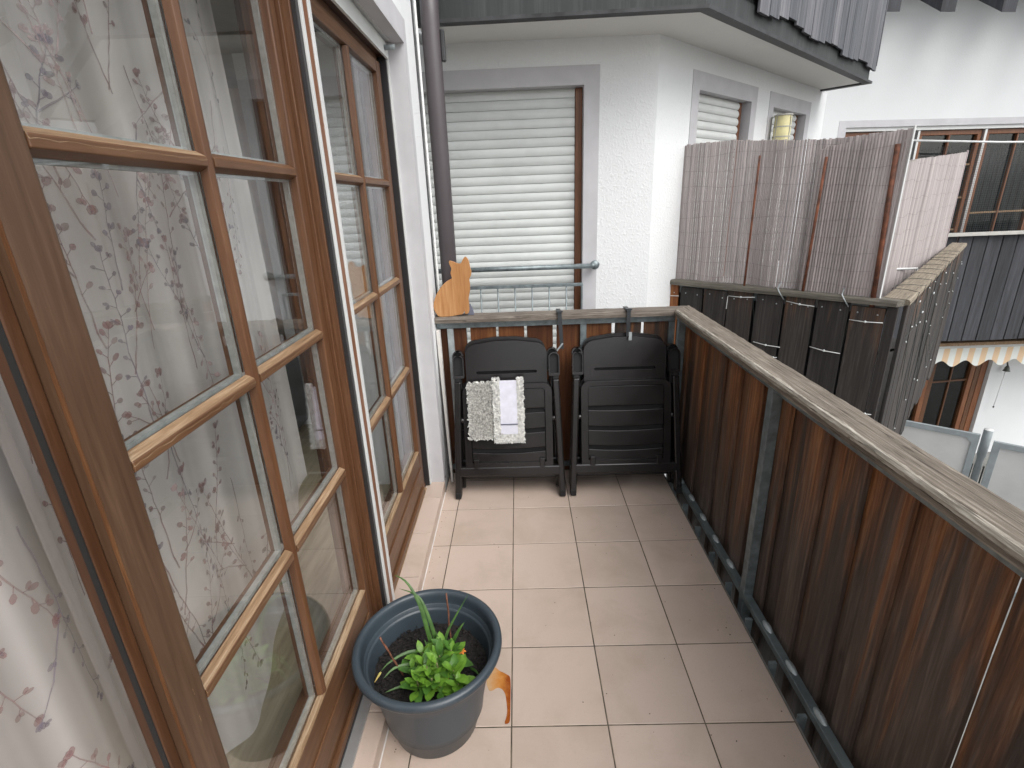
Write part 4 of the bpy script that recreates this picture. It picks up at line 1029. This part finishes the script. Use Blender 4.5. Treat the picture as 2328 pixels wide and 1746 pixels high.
tb('pane', 'glass_far', 2.78, 3.42, .340, .344, -2.45, -.8); tb('pane', 'glass_far', 2.31, 2.62, .340, .344, -2.69, -.8)
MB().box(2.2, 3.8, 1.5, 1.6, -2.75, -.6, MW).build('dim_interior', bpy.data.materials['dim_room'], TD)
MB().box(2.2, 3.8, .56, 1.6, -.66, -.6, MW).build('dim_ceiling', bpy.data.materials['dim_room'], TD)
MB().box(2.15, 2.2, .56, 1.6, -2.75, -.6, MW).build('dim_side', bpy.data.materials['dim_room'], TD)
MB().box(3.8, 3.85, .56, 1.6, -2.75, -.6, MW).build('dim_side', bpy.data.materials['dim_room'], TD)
MB().box(2.2, 3.8, .5, 1.3, -2.76, -2.70, MW).build('inside_floor', M['oak'], TD)
# bell
BL = thing('door_bell', 'small dark iron bell with a pull chain on the white wall by the terrace door', 'bell', (7.6, 6.5, -1.2))
bp = MW @ Vector((3.90, .16, -1.19))
MB().lathe([(.050, -.055), (.038, -.04), (.030, .0), (.018, .025), (.002, .032)], 16, bp).build('bell_body', M['bell'], BL, smooth=True)
MB().tube([bp+Vector((0, 0, .03)), bp+Vector((-.03, 0, .10)), bp+Vector((-.06, .09, .11))], .012, 8).build('bracket', M['bell'], BL, smooth=True)
MB().tube([bp+Vector((-.01, 0, -.05)), bp+Vector((-.03, 0, -.66))], .005, 6).build('pull_chain', M['white_cord'], BL, smooth=True)
MB().lathe([(.001, -.02), (.012, -.01), (.012, .01), (.001, .02)], 8, bp+Vector((-.03, 0, -.67))).build('pull_knob', M['bell'], BL, smooth=True)
ar = MB().tube([MW @ Vector((4.05, .1, -.80)), MW @ Vector((4.28, -.05, -1.02)), MW @ Vector((4.33, -.06, -.98))], .013, 6).build('awning_crank', M['galv_light'], None, smooth=True)
tag(ar, 'short grey crank hook hanging from the awning bar', 'crank')
# terrace fence
TF = thing('terrace_fence', 'grey framed privacy fence panels around a pale round post on the terrace', 'fence', (5.05, 3.85, -2.75))
def panel(p, q, zt, s=.06):
    p = Vector(p); q = Vector(q); d = (q-p); L = d.length; d.normalize(); ang = math.atan2(d.y, d.x); Mx = Matrix.Translation((p.x, p.y, 0)) @ Matrix.Rotation(ang, 4, 'Z')
    z0 = -2.70
    MB().plate([[(0, z0), (L, z0), (L, zt), (0, zt)], [(s, z0+s), (L-s, z0+s), (L-s, zt-s-.045), (L-s-.045, zt-s), (s, zt-s)]], -.02, .02, Mx).build('panel_frame', M['terr_metal'], TF, bevel=.003)
    MB().box(s-.005, L-s+.005, -.004, .004, z0+s-.005, zt-s+.004, Mx).build('panel', M['terr_panel'], TF)
panel((4.20, 4.38, 0), (4.915, 3.80, 0), -.93); panel((4.995, 3.72, 0), (5.9, 2.93, 0), -.97)
pc = (5.02, 3.835)
MB().lathe([(.001, .012), (.034, .010), (.040, 0), (.041, -.30), (.032, -.33), (.030, -1.85)], 24, (pc[0], pc[1], -.90)).build('post', M['terr_metal'], TF, smooth=True)
MB().lathe([(.002, .014), (.036, .012), (.0415, .004)], 24, (pc[0], pc[1], -.90)).build('post_cap', M['white_rail'], TF, smooth=True)
for k_ in (-.048, .048): MB().box(k_-.006, k_+.006, -.012, .012, -1.75, -1.32, Matrix.Translation((pc[0], pc[1], 0)) @ Matrix.Rotation(R(-40), 4, 'Z')).build('bracket', M['rubber'], TF)

# ------------------------------------------------------------------ folded chairs
TILT = R(-11.2)   # leaning back
def chair_parts(parent):
    loc = lambda mb, nm, mt='chair', bv=.004, sg=2, fl=False: mb.build(nm, M[mt], parent, bevel=bv, seg=sg, local=True, flat=fl)
    # back panel with a long slot
    out = [(-.218, .18), (.218, .18), (.225, .70)] + arc(.226-.062, .876-.072, .062, 0, 82, 12) + [(.06, .881), (-.06, .881)] + arc(-.226+.062, .876-.072, .062, 98, 180, 12) + [(-.225, .70)]
    slot = rrect(-.168, .168, .700, .716, .0075)
    loc(MB().plate([out, slot], .010, .036), 'backrest', bv=.009, sg=4, fl=True)
    # black strip behind the slot, standing in for its shade
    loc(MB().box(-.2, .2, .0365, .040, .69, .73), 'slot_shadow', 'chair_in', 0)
    loc(MB().box(-.206, .206, .0005, .0095, .20, .622), 'slat_gap_shade', 'chair_in', 0)  # black sheet behind the slats, painted shade for the gaps between them
    # seat frame: inverted U with rounded shoulders, in front of the back
    fo = rrect(-.246, .246, .172, .645, .045, .012); fi = rrect(-.208, .208, .20, .620, .02, .006)
    loc(MB().plate([fo, fi], -.030, .000), 'seat_frame', bv=.003, fl=True)
    # seat slats, a little lower in the middle
    def slat(z0, z1, sag, y0=-.020, y1=-.006, belly=0):
        n = 12; lo = []; hi = []
        for i in range(n+1):
            x = -.207+.414*i/n; s_ = sag*(1-(x/.207)**2); lo.append((x, z0-s_-belly*(1-(x/.207)**2))); hi.append((x, z1-s_))
        return MB().plate([lo+hi[::-1]], y0, y1)
    for z0, z1, sg, be in ((.505, .618, .004, 0), (.393, .485, .006, 0), (.283, .372, .008, 0), (.205, .262, .010, .022)):
        loc(slat(z0, z1, sg if z1 < .6 else 0, belly=be), 'slat', bv=.005, sg=3, fl=True)
    # side legs, slightly splayed
    for s_ in (-1, 1):
        x0, x1 = s_*.296, s_*.270
        loc(MB().frustum([(x0-.018, -.034, 0), (x0+.018, -.034, 0), (x0+.018, .018, 0), (x0-.018, .018, 0)],
                         [(x1-.019, -.030, .665), (x1+.019, -.030, .665), (x1+.019, .020, .665), (x1-.019, .020, .665)]), 'leg', bv=.009, sg=3)
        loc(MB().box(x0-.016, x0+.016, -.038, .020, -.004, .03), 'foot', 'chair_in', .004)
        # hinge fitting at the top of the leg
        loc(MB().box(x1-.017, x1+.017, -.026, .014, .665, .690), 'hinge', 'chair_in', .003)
        # armrest seen from below: rim with a hollow
        xa = s_*.262; o_ = rrect(xa-.030, xa+.030, .685, .815, .030, .006); i_ = rrect(xa-.024, xa+.024, .700, .808, .024, .004)
        loc(MB().plate([o_, i_], -.030, .012), 'armrest', bv=.003)
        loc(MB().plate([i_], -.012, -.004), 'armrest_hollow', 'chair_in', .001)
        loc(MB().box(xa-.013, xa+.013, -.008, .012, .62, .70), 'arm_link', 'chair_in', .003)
        loc(MB().box(xa-.019, xa-.013 if s_ > 0 else xa-.011, .0, .03, .30, .70), 'side_strut', 'chair', .002)
        # pivot knob and inner strut
        loc(MB().lathe([(.001, -.018), (.013, -.016), (.015, 0), (.013, .016), (.001, .018)], 14, (0, 0, 0), Matrix.Translation((s_*.2555, -.012, .446)) @ Matrix.Rotation(R(90), 4, 'Y')), 'pivot', bv=0)
        loc(MB().box(s_*.236-.012, s_*.236+.012, -.006, .030, .15, .62), 'inner_strut', 'chair_in', .003)
        loc(MB().box(s_*.185-.014, s_*.185+.014, -.040, -.014, .172, .222), 'stop_block', 'galv_bar' if False else 'chair', .003)
        # rear leg, further back and shorter in view
        loc(MB().frustum([(s_*.278-.014, .075, .02), (s_*.278+.014, .075, .02), (s_*.278+.014, .10, .02), (s_*.278-.014, .10, .02)],
                         [(s_*.262-.014, .03, .60), (s_*.262+.014, .03, .60), (s_*.262+.014, .055, .60), (s_*.262-.014, .055, .60)]), 'leg', bv=.005)
    loc(MB().box(-.286, .286, -.034, .008, .122, .178), 'stretcher', bv=.010, sg=3)
    loc(MB().box(-.266, .266, .062, .085, .078, .112), 'stretcher', bv=.006)
def new_chair(label, loc, rz=0):
    t_ = thing('folding_chair', label, 'chair', loc, 'folded garden chairs leaning on the end railing'); t_.rotation_euler = (TILT, 0, rz); return t_
ch1 = new_chair('folded dark plastic chair at left with mop pads hung on it', (-.016, 1.372, .004)); chair_parts(ch1)
def dup(src, label, loc, rz=0, tilt=None):
    t_ = src.copy(); C.objects.link(t_); t_.location = loc; t_.rotation_euler = (TILT if tilt is None else tilt, 0, rz); t_['label'] = label
    for c_ in src.children:
        d_ = c_.copy(); C.objects.link(d_); d_.parent = t_
    return t_
dup(ch1, 'folded dark plastic chair mostly hidden behind the chair with mop pads', (-.022, 1.476, .006), R(.3), R(-7.6))
dup(ch1, 'folded dark plastic chair at right in front, bare back panel', (.636, 1.372, .004), R(-.8))
dup(ch1, 'folded dark plastic chair behind the bare right-hand chair', (.640, 1.472, .006), R(.4), R(-7.8))

# ------------------------------------------------------------------ mop pads
def chair_M(x=-.022, y=1.372): return Matrix.Translation((x, y, .004)) @ Matrix.Rotation(TILT, 4, 'X')
def pile(mb, Mx, x0, x1, z0, z1, y, n, L, seed, rad=.0028, region=None):
    r = random.Random(seed)
    for _ in range(n):
        x, z = r.uniform(x0, x1), r.uniform(z0, z1)
        if region and not region(x, z): continue
        t1, t2 = r.uniform(-.9, .9), r.uniform(-1.3, .5); d = Vector((math.sin(t1), -1*abs(r.uniform(.5, 1)), math.sin(t2))).normalized()
        l = L*r.uniform(.6, 1.2); b_ = Vector((x, y, z)); u = d.orthogonal().normalized()*rad; v = d.cross(u).normalized()*rad
        m_ = b_+d*l*.55
        vs = [b_+u, b_+v, b_-u, b_-v, m_+u*1.25, m_+v*1.25, m_-u*1.25, m_-v*1.25, b_+d*l]
        mb.add([tuple(q) for q in vs], [(0,1,5,4), (1,2,6,5), (2,3,7,6), (3,0,4,7), (4,5,8), (5,6,8), (6,7,8), (7,4,8)], Mx)
Mc = chair_M()
mp1 = thing('mop_pad', 'grey-green fluffy microfibre mop pad hung over the left chair', 'mop pad', (-.14, 1.40, .5), 'mop pads drying on the chair')
MB().box(-.205, -.068, -.052, -.040, .352, .660, Mc).build('backing', M['pile_g'], mp1, bevel=.004)
mb = MB(); pile(mb, Mc, -.207, -.066, .348, .664, -.050, 3600, .011, 1); tag(mb.build('pile', M['pile_g'], mp1, recalc=False), kind='stuff')
mb = MB(); pile(mb, Mc, -.212, -.060, .342, .670, -.049, 1500, .013, 2, region=lambda x, z: z < .366 or x < -.196 or z > .652); tag(mb.build('border_pile', M['pile_w'], mp1, recalc=False), kind='stuff')
mp2 = thing('mop_pad', 'white mop pad with fluffy border and pale violet cloth pocket', 'mop pad', (.01, 1.40, .5), 'mop pads drying on the chair')
MB().box(-.064, .090, -.060, -.050, .335, .670, Mc).build('backing', M['pile_w'], mp2, bevel=.004)
MB().box(-.034, .060, -.064, -.060, .372, .672, Mc).build('pocket', M['cloth'], mp2, bevel=.001)
MB().box(-.034, .060, -.0665, -.064, .425, .431, Mc).build('seam', M['seam'], mp2)
mb = MB(); pile(mb, Mc, -.070, .096, .326, .690, -.058, 5200, .012, 3, region=lambda x, z: (z < .372) or (x < -.034) or (x > .062)); tag(mb.build('border_pile', M['pile_w'], mp2, recalc=False), kind='stuff')

# ------------------------------------------------------------------ ties, batten, cat
for x0, lb, dx in ((.285, 'dark hanging strap looped over the cap rail between the chair pairs', .012), (.663, 'dark hanging strap over the cap rail holding the right-hand chairs', -.002)):
    t_ = thing('hanging_strap', lb, 'strap', (x0, 1.60, 1.0), 'straps over the end railing')
    Bx('strap_top', M['strap'], t_, x0-.012, x0+.012, 1.588, 1.702, 1.001, 1.005, bevel=.001)
    Bx('buckle', M['strap'], t_, x0-.018, x0+.018, 1.590, 1.606, 1.005, 1.014, bevel=.002)
    MB().frustum([(x0-.011, 1.590, 1.003), (x0+.011, 1.590, 1.003), (x0+.011, 1.594, 1.003), (x0-.011, 1.594, 1.003)],
                 [(x0+dx-.009, 1.586, .80 if x0 < .5 else .86), (x0+dx+.011, 1.586, .80 if x0 < .5 else .86), (x0+dx+.011, 1.590, .80 if x0 < .5 else .86), (x0+dx-.009, 1.590, .80 if x0 < .5 else .86)]).build('strap_tail', M['strap'], t_)
    if x0 < .5: MB().box(-.004, .004, -.002, .002, -.045, .045, Matrix.Translation((x0-.012, 1.575, .80)) @ Matrix.Rotation(R(38), 4, 'Y')).build('loose_end', M['galv_light'], t_)
    else: Bx('loose_end', M['galv_light'], t_, x0-.010, x0+.006, 1.52, 1.525, .855, .90)
bt = MB().frustum([(-.372, 1.50, .02), (-.360, 1.50, .02), (-.360, 1.53, .02), (-.372, 1.53, .02)], [(-.402, 1.60, .925), (-.380, 1.60, .925), (-.380, 1.63, .925), (-.402, 1.63, .925)]).build('batten', M['interior_white'], None, bevel=.002)
tag(bt, 'narrow white batten leaning in the corner beside the left chair', 'batten')
CT = thing('wooden_cat', 'flat sawn wooden cat silhouette sitting on the end of the cap rail', 'cat figure', (-.30, 1.63, 1.0))
cp = [(-.384,1.004),(-.402,1.034),(-.405,1.07),(-.390,1.112),(-.367,1.15),(-.341,1.178),(-.317,1.195),(-.290,1.207),(-.295,1.22),(-.298,1.238),(-.289,1.256),(-.297,1.275),(-.304,1.301),(-.285,1.297),(-.256,1.283),(-.238,1.283),(-.228,1.303),(-.214,1.321),(-.200,1.307),(-.193,1.284),(-.191,1.262),(-.184,1.238),(-.189,1.216),(-.200,1.200),(-.197,1.17),(-.199,1.137),(-.206,1.111),(-.211,1.09),(-.208,1.065),(-.210,1.018),(-.224,1.010),(-.234,1.012),(-.237,1.033),(-.243,1.010),(-.278,1.006),(-.311,1.0005),(-.36,.9998),(-.372,1.0)]
def smooth_loop(p, k=2):
    for _ in range(k):
        q = []
        for i in range(len(p)):
            a_, b_ = p[i], p[(i+1) % len(p)]; q += [(a_[0]*.75+b_[0]*.25, a_[1]*.75+b_[1]*.25), (a_[0]*.25+b_[0]*.75, a_[1]*.25+b_[1]*.75)]
        p = q
    return p
MB().plate([smooth_loop(cp, 1)], 1.612, 1.634).build('body', M['cat_wood'], CT, bevel=.002)
MB().plate([[(-.222, 1.0), (-.186, 1.0), (-.190, 1.025), (-.205, 1.060), (-.215, 1.058)]], 1.636, 1.656).build('prop', M['seam'], CT, bevel=.001)

# ------------------------------------------------------------------ flower pot
PC = (-.246, .035)
PT = thing('flower_pot', 'large round blue-grey plastic flower pot with rolled rim near the doors', 'flower pot', (PC[0], PC[1], 0))
prof = [(.001, .012), (.118, .012), (.127, .0), (.135, .004), (.152, .070), (.157, .075), (.159, .10), (.184, .235), (.193, .290), (.203, .297), (.214, .300), (.2235, .306), (.228, .316), (.227, .327), (.220, .333), (.210, .333), (.204, .327), (.201, .318), (.1985, .305), (.1945, .281), (.191, .2775), (.1865, .2755), (.1845, .270), (.180, .245), (.164, .13), (.15, .10), (.001, .10)]
MB().lathe(prof, 96, (PC[0], PC[1], 0)).build('pot_body', M['pot'], PT, smooth=True)
mb = MB(); n = 60; vs = []; fs = []
rings = 22
for i in range(rings+1):
    for k in range(n):
        rr_ = .1795*i/rings; an = 2*math.pi*k/n; x, y = PC[0]+rr_*math.cos(an), PC[1]+rr_*math.sin(an)
        vs.append((x, y, .226+.010*noise.noise(Vector((x*22, y*22, 0)))+.006*noise.noise(Vector((x*70, y*70, 3)))-.01*(i/rings)**3))
for i in range(rings):
    for k in range(n): fs.append((i*n+k, i*n+(k+1) % n, (i+1)*n+(k+1) % n, (i+1)*n+k))
MB().add(vs, fs).build('soil', M['soil'], PT, smooth=True)
cr = MB(); rs = random.Random(8)
for _ in range(700):
    rr_, an = .174*math.sqrt(rs.random()), rs.uniform(0, 6.28); s_ = rs.uniform(.0015, .005); Mx = Matrix.Translation((PC[0]+rr_*math.cos(an), PC[1]+rr_*math.sin(an), .2255+rs.uniform(-.002, .006))) @ Matrix.Rotation(rs.uniform(0, 3), 4, Vector((rs.random(), rs.random(), 1)).normalized())
    cr.box(-s_, s_, -s_*.7, s_*.7, -s_*.6, s_*.6, Mx)
tag(cr.build('soil_crumbs', M['soil'], PT), kind='stuff')
# leafy plant
LPn = thing('leafy_plant', 'bright green leafy seedlings growing low in the blue-grey pot', 'plant', (-.23, -.03, .225))
def leaf_geo(mb, base, d, up, L, W, curl, n=7, fold=.25):
    d = d.normalized(); side = d.cross(up).normalized(); up = side.cross(d).normalized(); vs = []; fs = []
    for i in range(n+1):
        t = i/n; w_ = W*(math.sin(math.pi*min(1, (t*.93+.04))**1.35))*(1 if t < 1 else .0)
        p = base + d*(L*t) + up*(-curl*L*t*t)
        vs += [p-side*w_+up*(w_*fold), p-up*.0, p+side*w_+up*(w_*fold)]
    for i in range(n):
        for k in range(2): fs.append((i*3+k, i*3+k+1, i*3+4+k, i*3+3+k))
    mb.add([tuple(v) for v in vs], fs)
rp = random.Random(21); lf_cnt = 0
def rosette(cx, cy, h, nl, size, seed):
    r = random.Random(seed); cy += .016; h += .022; top = Vector((cx+r.uniform(-.012, .012), cy+r.uniform(-.014, .006), .228+h)); base = Vector((cx, cy+.008, .222))
    MB().tube([base, (base+top)/2+Vector((.003, 0, 0)), top], [.0028, .0022, .0018], 6).build('stem', M['stem'], LPn, smooth=True)
    nl = int(nl*.95); size *= 1.12
    for i in range(nl):
        an = i*2.4+r.uniform(-.3, .3); t = i/nl; el = R(18+62*t)+r.uniform(-.15, .15); zb = top - Vector((0, 0, h*.75*(1-t)))
        d = Vector((math.cos(an)*math.cos(el), math.sin(an)*math.cos(el), math.sin(el)))
        mt = 'leaf_y' if (i == 0 and r.random() < .35) else ('leaf' if r.random() < .62 else 'leaf_d')
        mb = MB(); L = size*(1.12-.55*t)*r.uniform(.85, 1.15); L = min(L, .032) if mt == 'leaf_y' else L*1.12; leaf_geo(mb, zb, d, Vector((0, 0, 1)), L, L*.225, r.uniform(.1, .5))
        o = mb.build('leaf', M[mt], LPn, smooth=True, recalc=False)
for i, (x, y, h, nl, sz) in enumerate(((-.245, -.035, .055, 13, .055), (-.20, -.02, .065, 13, .060), (-.275, -.075, .04, 11, .05), (-.225, -.085, .045, 12, .052), (-.17, -.05, .05, 12, .055), (-.165, .0, .055, 11, .052), (-.215, .015, .06, 12, .058),
        (-.255, .01, .045, 10, .05), (-.29, -.03, .035, 9, .045), (-.258, -.092, .035, 9, .040), (-.195, -.09, .038, 9, .042), (-.145, -.085, .03, 9, .04), (-.245, -.06, .075, 10, .05), (-.205, -.055, .08, 11, .052))):
    rosette(x, y, h, nl, sz, 50+i)
# grass-like blades
def blade(parent, pts, w_, mat='grass'):
    P_ = [Vector(p) for p in pts]; n = 14; out = []
    for i in range(n+1):
        t = i/n*(len(P_)-1); k_ = min(int(t), len(P_)-2); f = t-k_
        p0, p1, p2, p3 = P_[max(k_-1, 0)], P_[k_], P_[k_+1], P_[min(k_+2, len(P_)-1)]
        out.append(.5*((2*p1)+(-p0+p2)*f+(2*p0-5*p1+4*p2-p3)*f*f+(-p0+3*p1-3*p2+p3)*f*f*f))
    vs = []; fs = []
    for i, p in enumerate(out):
        d = (out[min(i+1, n)]-out[max(i-1, 0)]).normalized(); s_ = d.cross(Vector((.069, -1.18, 1.6))-p).normalized(); ww = w_*(1-(i/n)**2.2)*(.6+.4*min(1, i/3)); nn_ = s_.cross(d)
        vs += [tuple(p-s_*ww), tuple(p+nn_*ww*.35), tuple(p+s_*ww)]
    for i in range(n):
        for k_ in range(2): fs.append((i*3+k_, i*3+k_+1, i*3+4+k_, i*3+3+k_))
    MB().add(vs, fs).build('blade', M[mat], parent, smooth=True, recalc=False)
GR = thing('grass_tuft', 'tuft of long dark green grass blades rising behind the leafy seedlings', 'plant', (-.23, .03, .225))
bz = .225
for pts, w_ in (([(-.225, .045, bz), (-.25, .07, .32), (-.275, .10, .41), (-.315, .13, .47), (-.36, .15, .485)], .0055), ([(-.215, .05, bz), (-.235, .08, .31), (-.262, .11, .385), (-.29, .13, .42), (-.35, .15, .43)], .005),
                ([(-.21, .045, bz), (-.20, .06, .27), (-.195, .075, .31), (-.165, .10, .36), (-.12, .13, .425)], .0045), ([(-.20, .04, bz), (-.18, .06, .28), (-.155, .07, .33), (-.135, .08, .355)], .0055),
                ([(-.22, .03, bz), (-.255, .045, .27), (-.31, .03, .29), (-.36, .0, .285), (-.385, -.02, .27)], .0045), ([(-.225, .02, bz), (-.28, .01, .26), (-.34, -.01, .275), (-.375, -.04, .262)], .005),
                ([(-.22, .02, bz), (-.245, .035, .28), (-.26, .05, .32)], .004), ([(-.21, .02, bz), (-.215, .05, .29), (-.225, .07, .33)], .004), ([(-.30, -.04, .235), (-.33, -.05, .24), (-.365, -.065, .238)], .0035), ([(-.12, .02, .232), (-.10, .0, .24), (-.085, -.02, .238)], .003), ([(-.205, .03, bz), (-.19, .035, .26), (-.165, .045, .275), (-.145, .04, .285)], .003)):
    blade(GR, pts, w_*1.3)
blade(GR, [(-.385, -.02, .268), (-.392, -.032, .262), (-.40, -.045, .254)], .0035, 'leaf_y')
fl = MB()
for k_ in range(6):
    an = k_*1.05; leaf_geo(fl, Vector((-.148, .055, .262)), Vector((math.cos(an), math.sin(an), .3)), Vector((0, 0, 1)), .014, .004, .4, 4)
fl.build('wilted_flower', M['flower'], LPn, smooth=True, recalc=False)
MB().tube([(-.155, .0, .228), (-.150, .03, .25), (-.148, .055, .262)], .0016, 5).build('stem', M['stem'], LPn, smooth=True)
for p, q, lb in (((-.322, -.0, .222), (-.372, -.02, .402), 'thin reddish stick leaning out of the left side of the pot soil'), ((-.190, .115, .222), (-.196, .14, .415), 'brown upright stick at the back of the pot soil')):
    p, q = Vector(p), Vector(q); r = random.Random(3)
    pts = [p.lerp(q, i/8)+Vector((r.uniform(-.0012, .0012), r.uniform(-.0012, .0012), 0)) for i in range(9)]
    tag(MB().tube(pts, [.0026+.0009*(i % 3 == 0) for i in range(9)], 7).build('plant_stick', M['stick'], None, smooth=True), lb, 'stick', 'sticks in the flower pot')

# ------------------------------------------------------------------ stain on the tiles
sp_ = [(-.062, .225), (-.045, .207), (-.030, .200), (-.018, .192), (-.006, .184), (-.0035, .150), (-.004, .08), (-.004, .035), (-.006, .012), (-.020, .007), (-.023, .014), (-.017, .03), (-.014, .055), (-.019, .095), (-.022, .115), (-.032, .134), (-.044, .140), (-.052, .140), (-.066, .130), (-.078, .128), (-.086, .145), (-.090, .17), (-.10, .20), (-.09, .23)]
sm = smooth_loop(sp_, 2); n = len(sm)
cx = sum(p[0] for p in sm)/n; cy = sum(p[1] for p in sm)/n
mb = MB().plate([sm], 0, .0009, Matrix(((1,0,0,0),(0,0,1,0),(0,1,0,.0004),(0,0,0,1))))
tag(mb.build('liquid_stain', M['stain'], None), 'orange-brown liquid stain spilled on the tile beside the flower pot', 'stain')

# ------------------------------------------------------------------ grit and leaf bits on the tiles
db = MB(); rd = random.Random(31)
for _ in range(150):
    x = rd.choice((rd.uniform(-.38, .88), .88-abs(rd.gauss(0, .05)), -.39+abs(rd.gauss(0, .03)))); y = rd.uniform(-.6, 1.6); q_ = rd.uniform(.0006, .0022)
    db.box(-q_, q_, -q_*.6, q_*.6, 0, q_*.6, Matrix.Translation((x, y, .0004)) @ Matrix.Rotation(rd.uniform(0, 3), 4, 'Z'))
tag(db.build('floor_grit', M['soil'], None), 'tiny dark grit and leaf crumbs scattered over the balcony tiles', 'grit', kind='stuff')
# black cable hanging inside the far door
cb = MB().tube([(-.70, 1.10, 1.22), (-.71, 1.09, 1.12), (-.70, 1.03, 1.02), (-.69, 1.0, .88), (-.70, .99, .70), (-.72, .97, .30), (-.74, .95, .07)], .0035, 6).build('cable', M['rubber'], None, smooth=True)
tag(cb, 'thin black cable hanging inside the room behind the far door', 'cable')
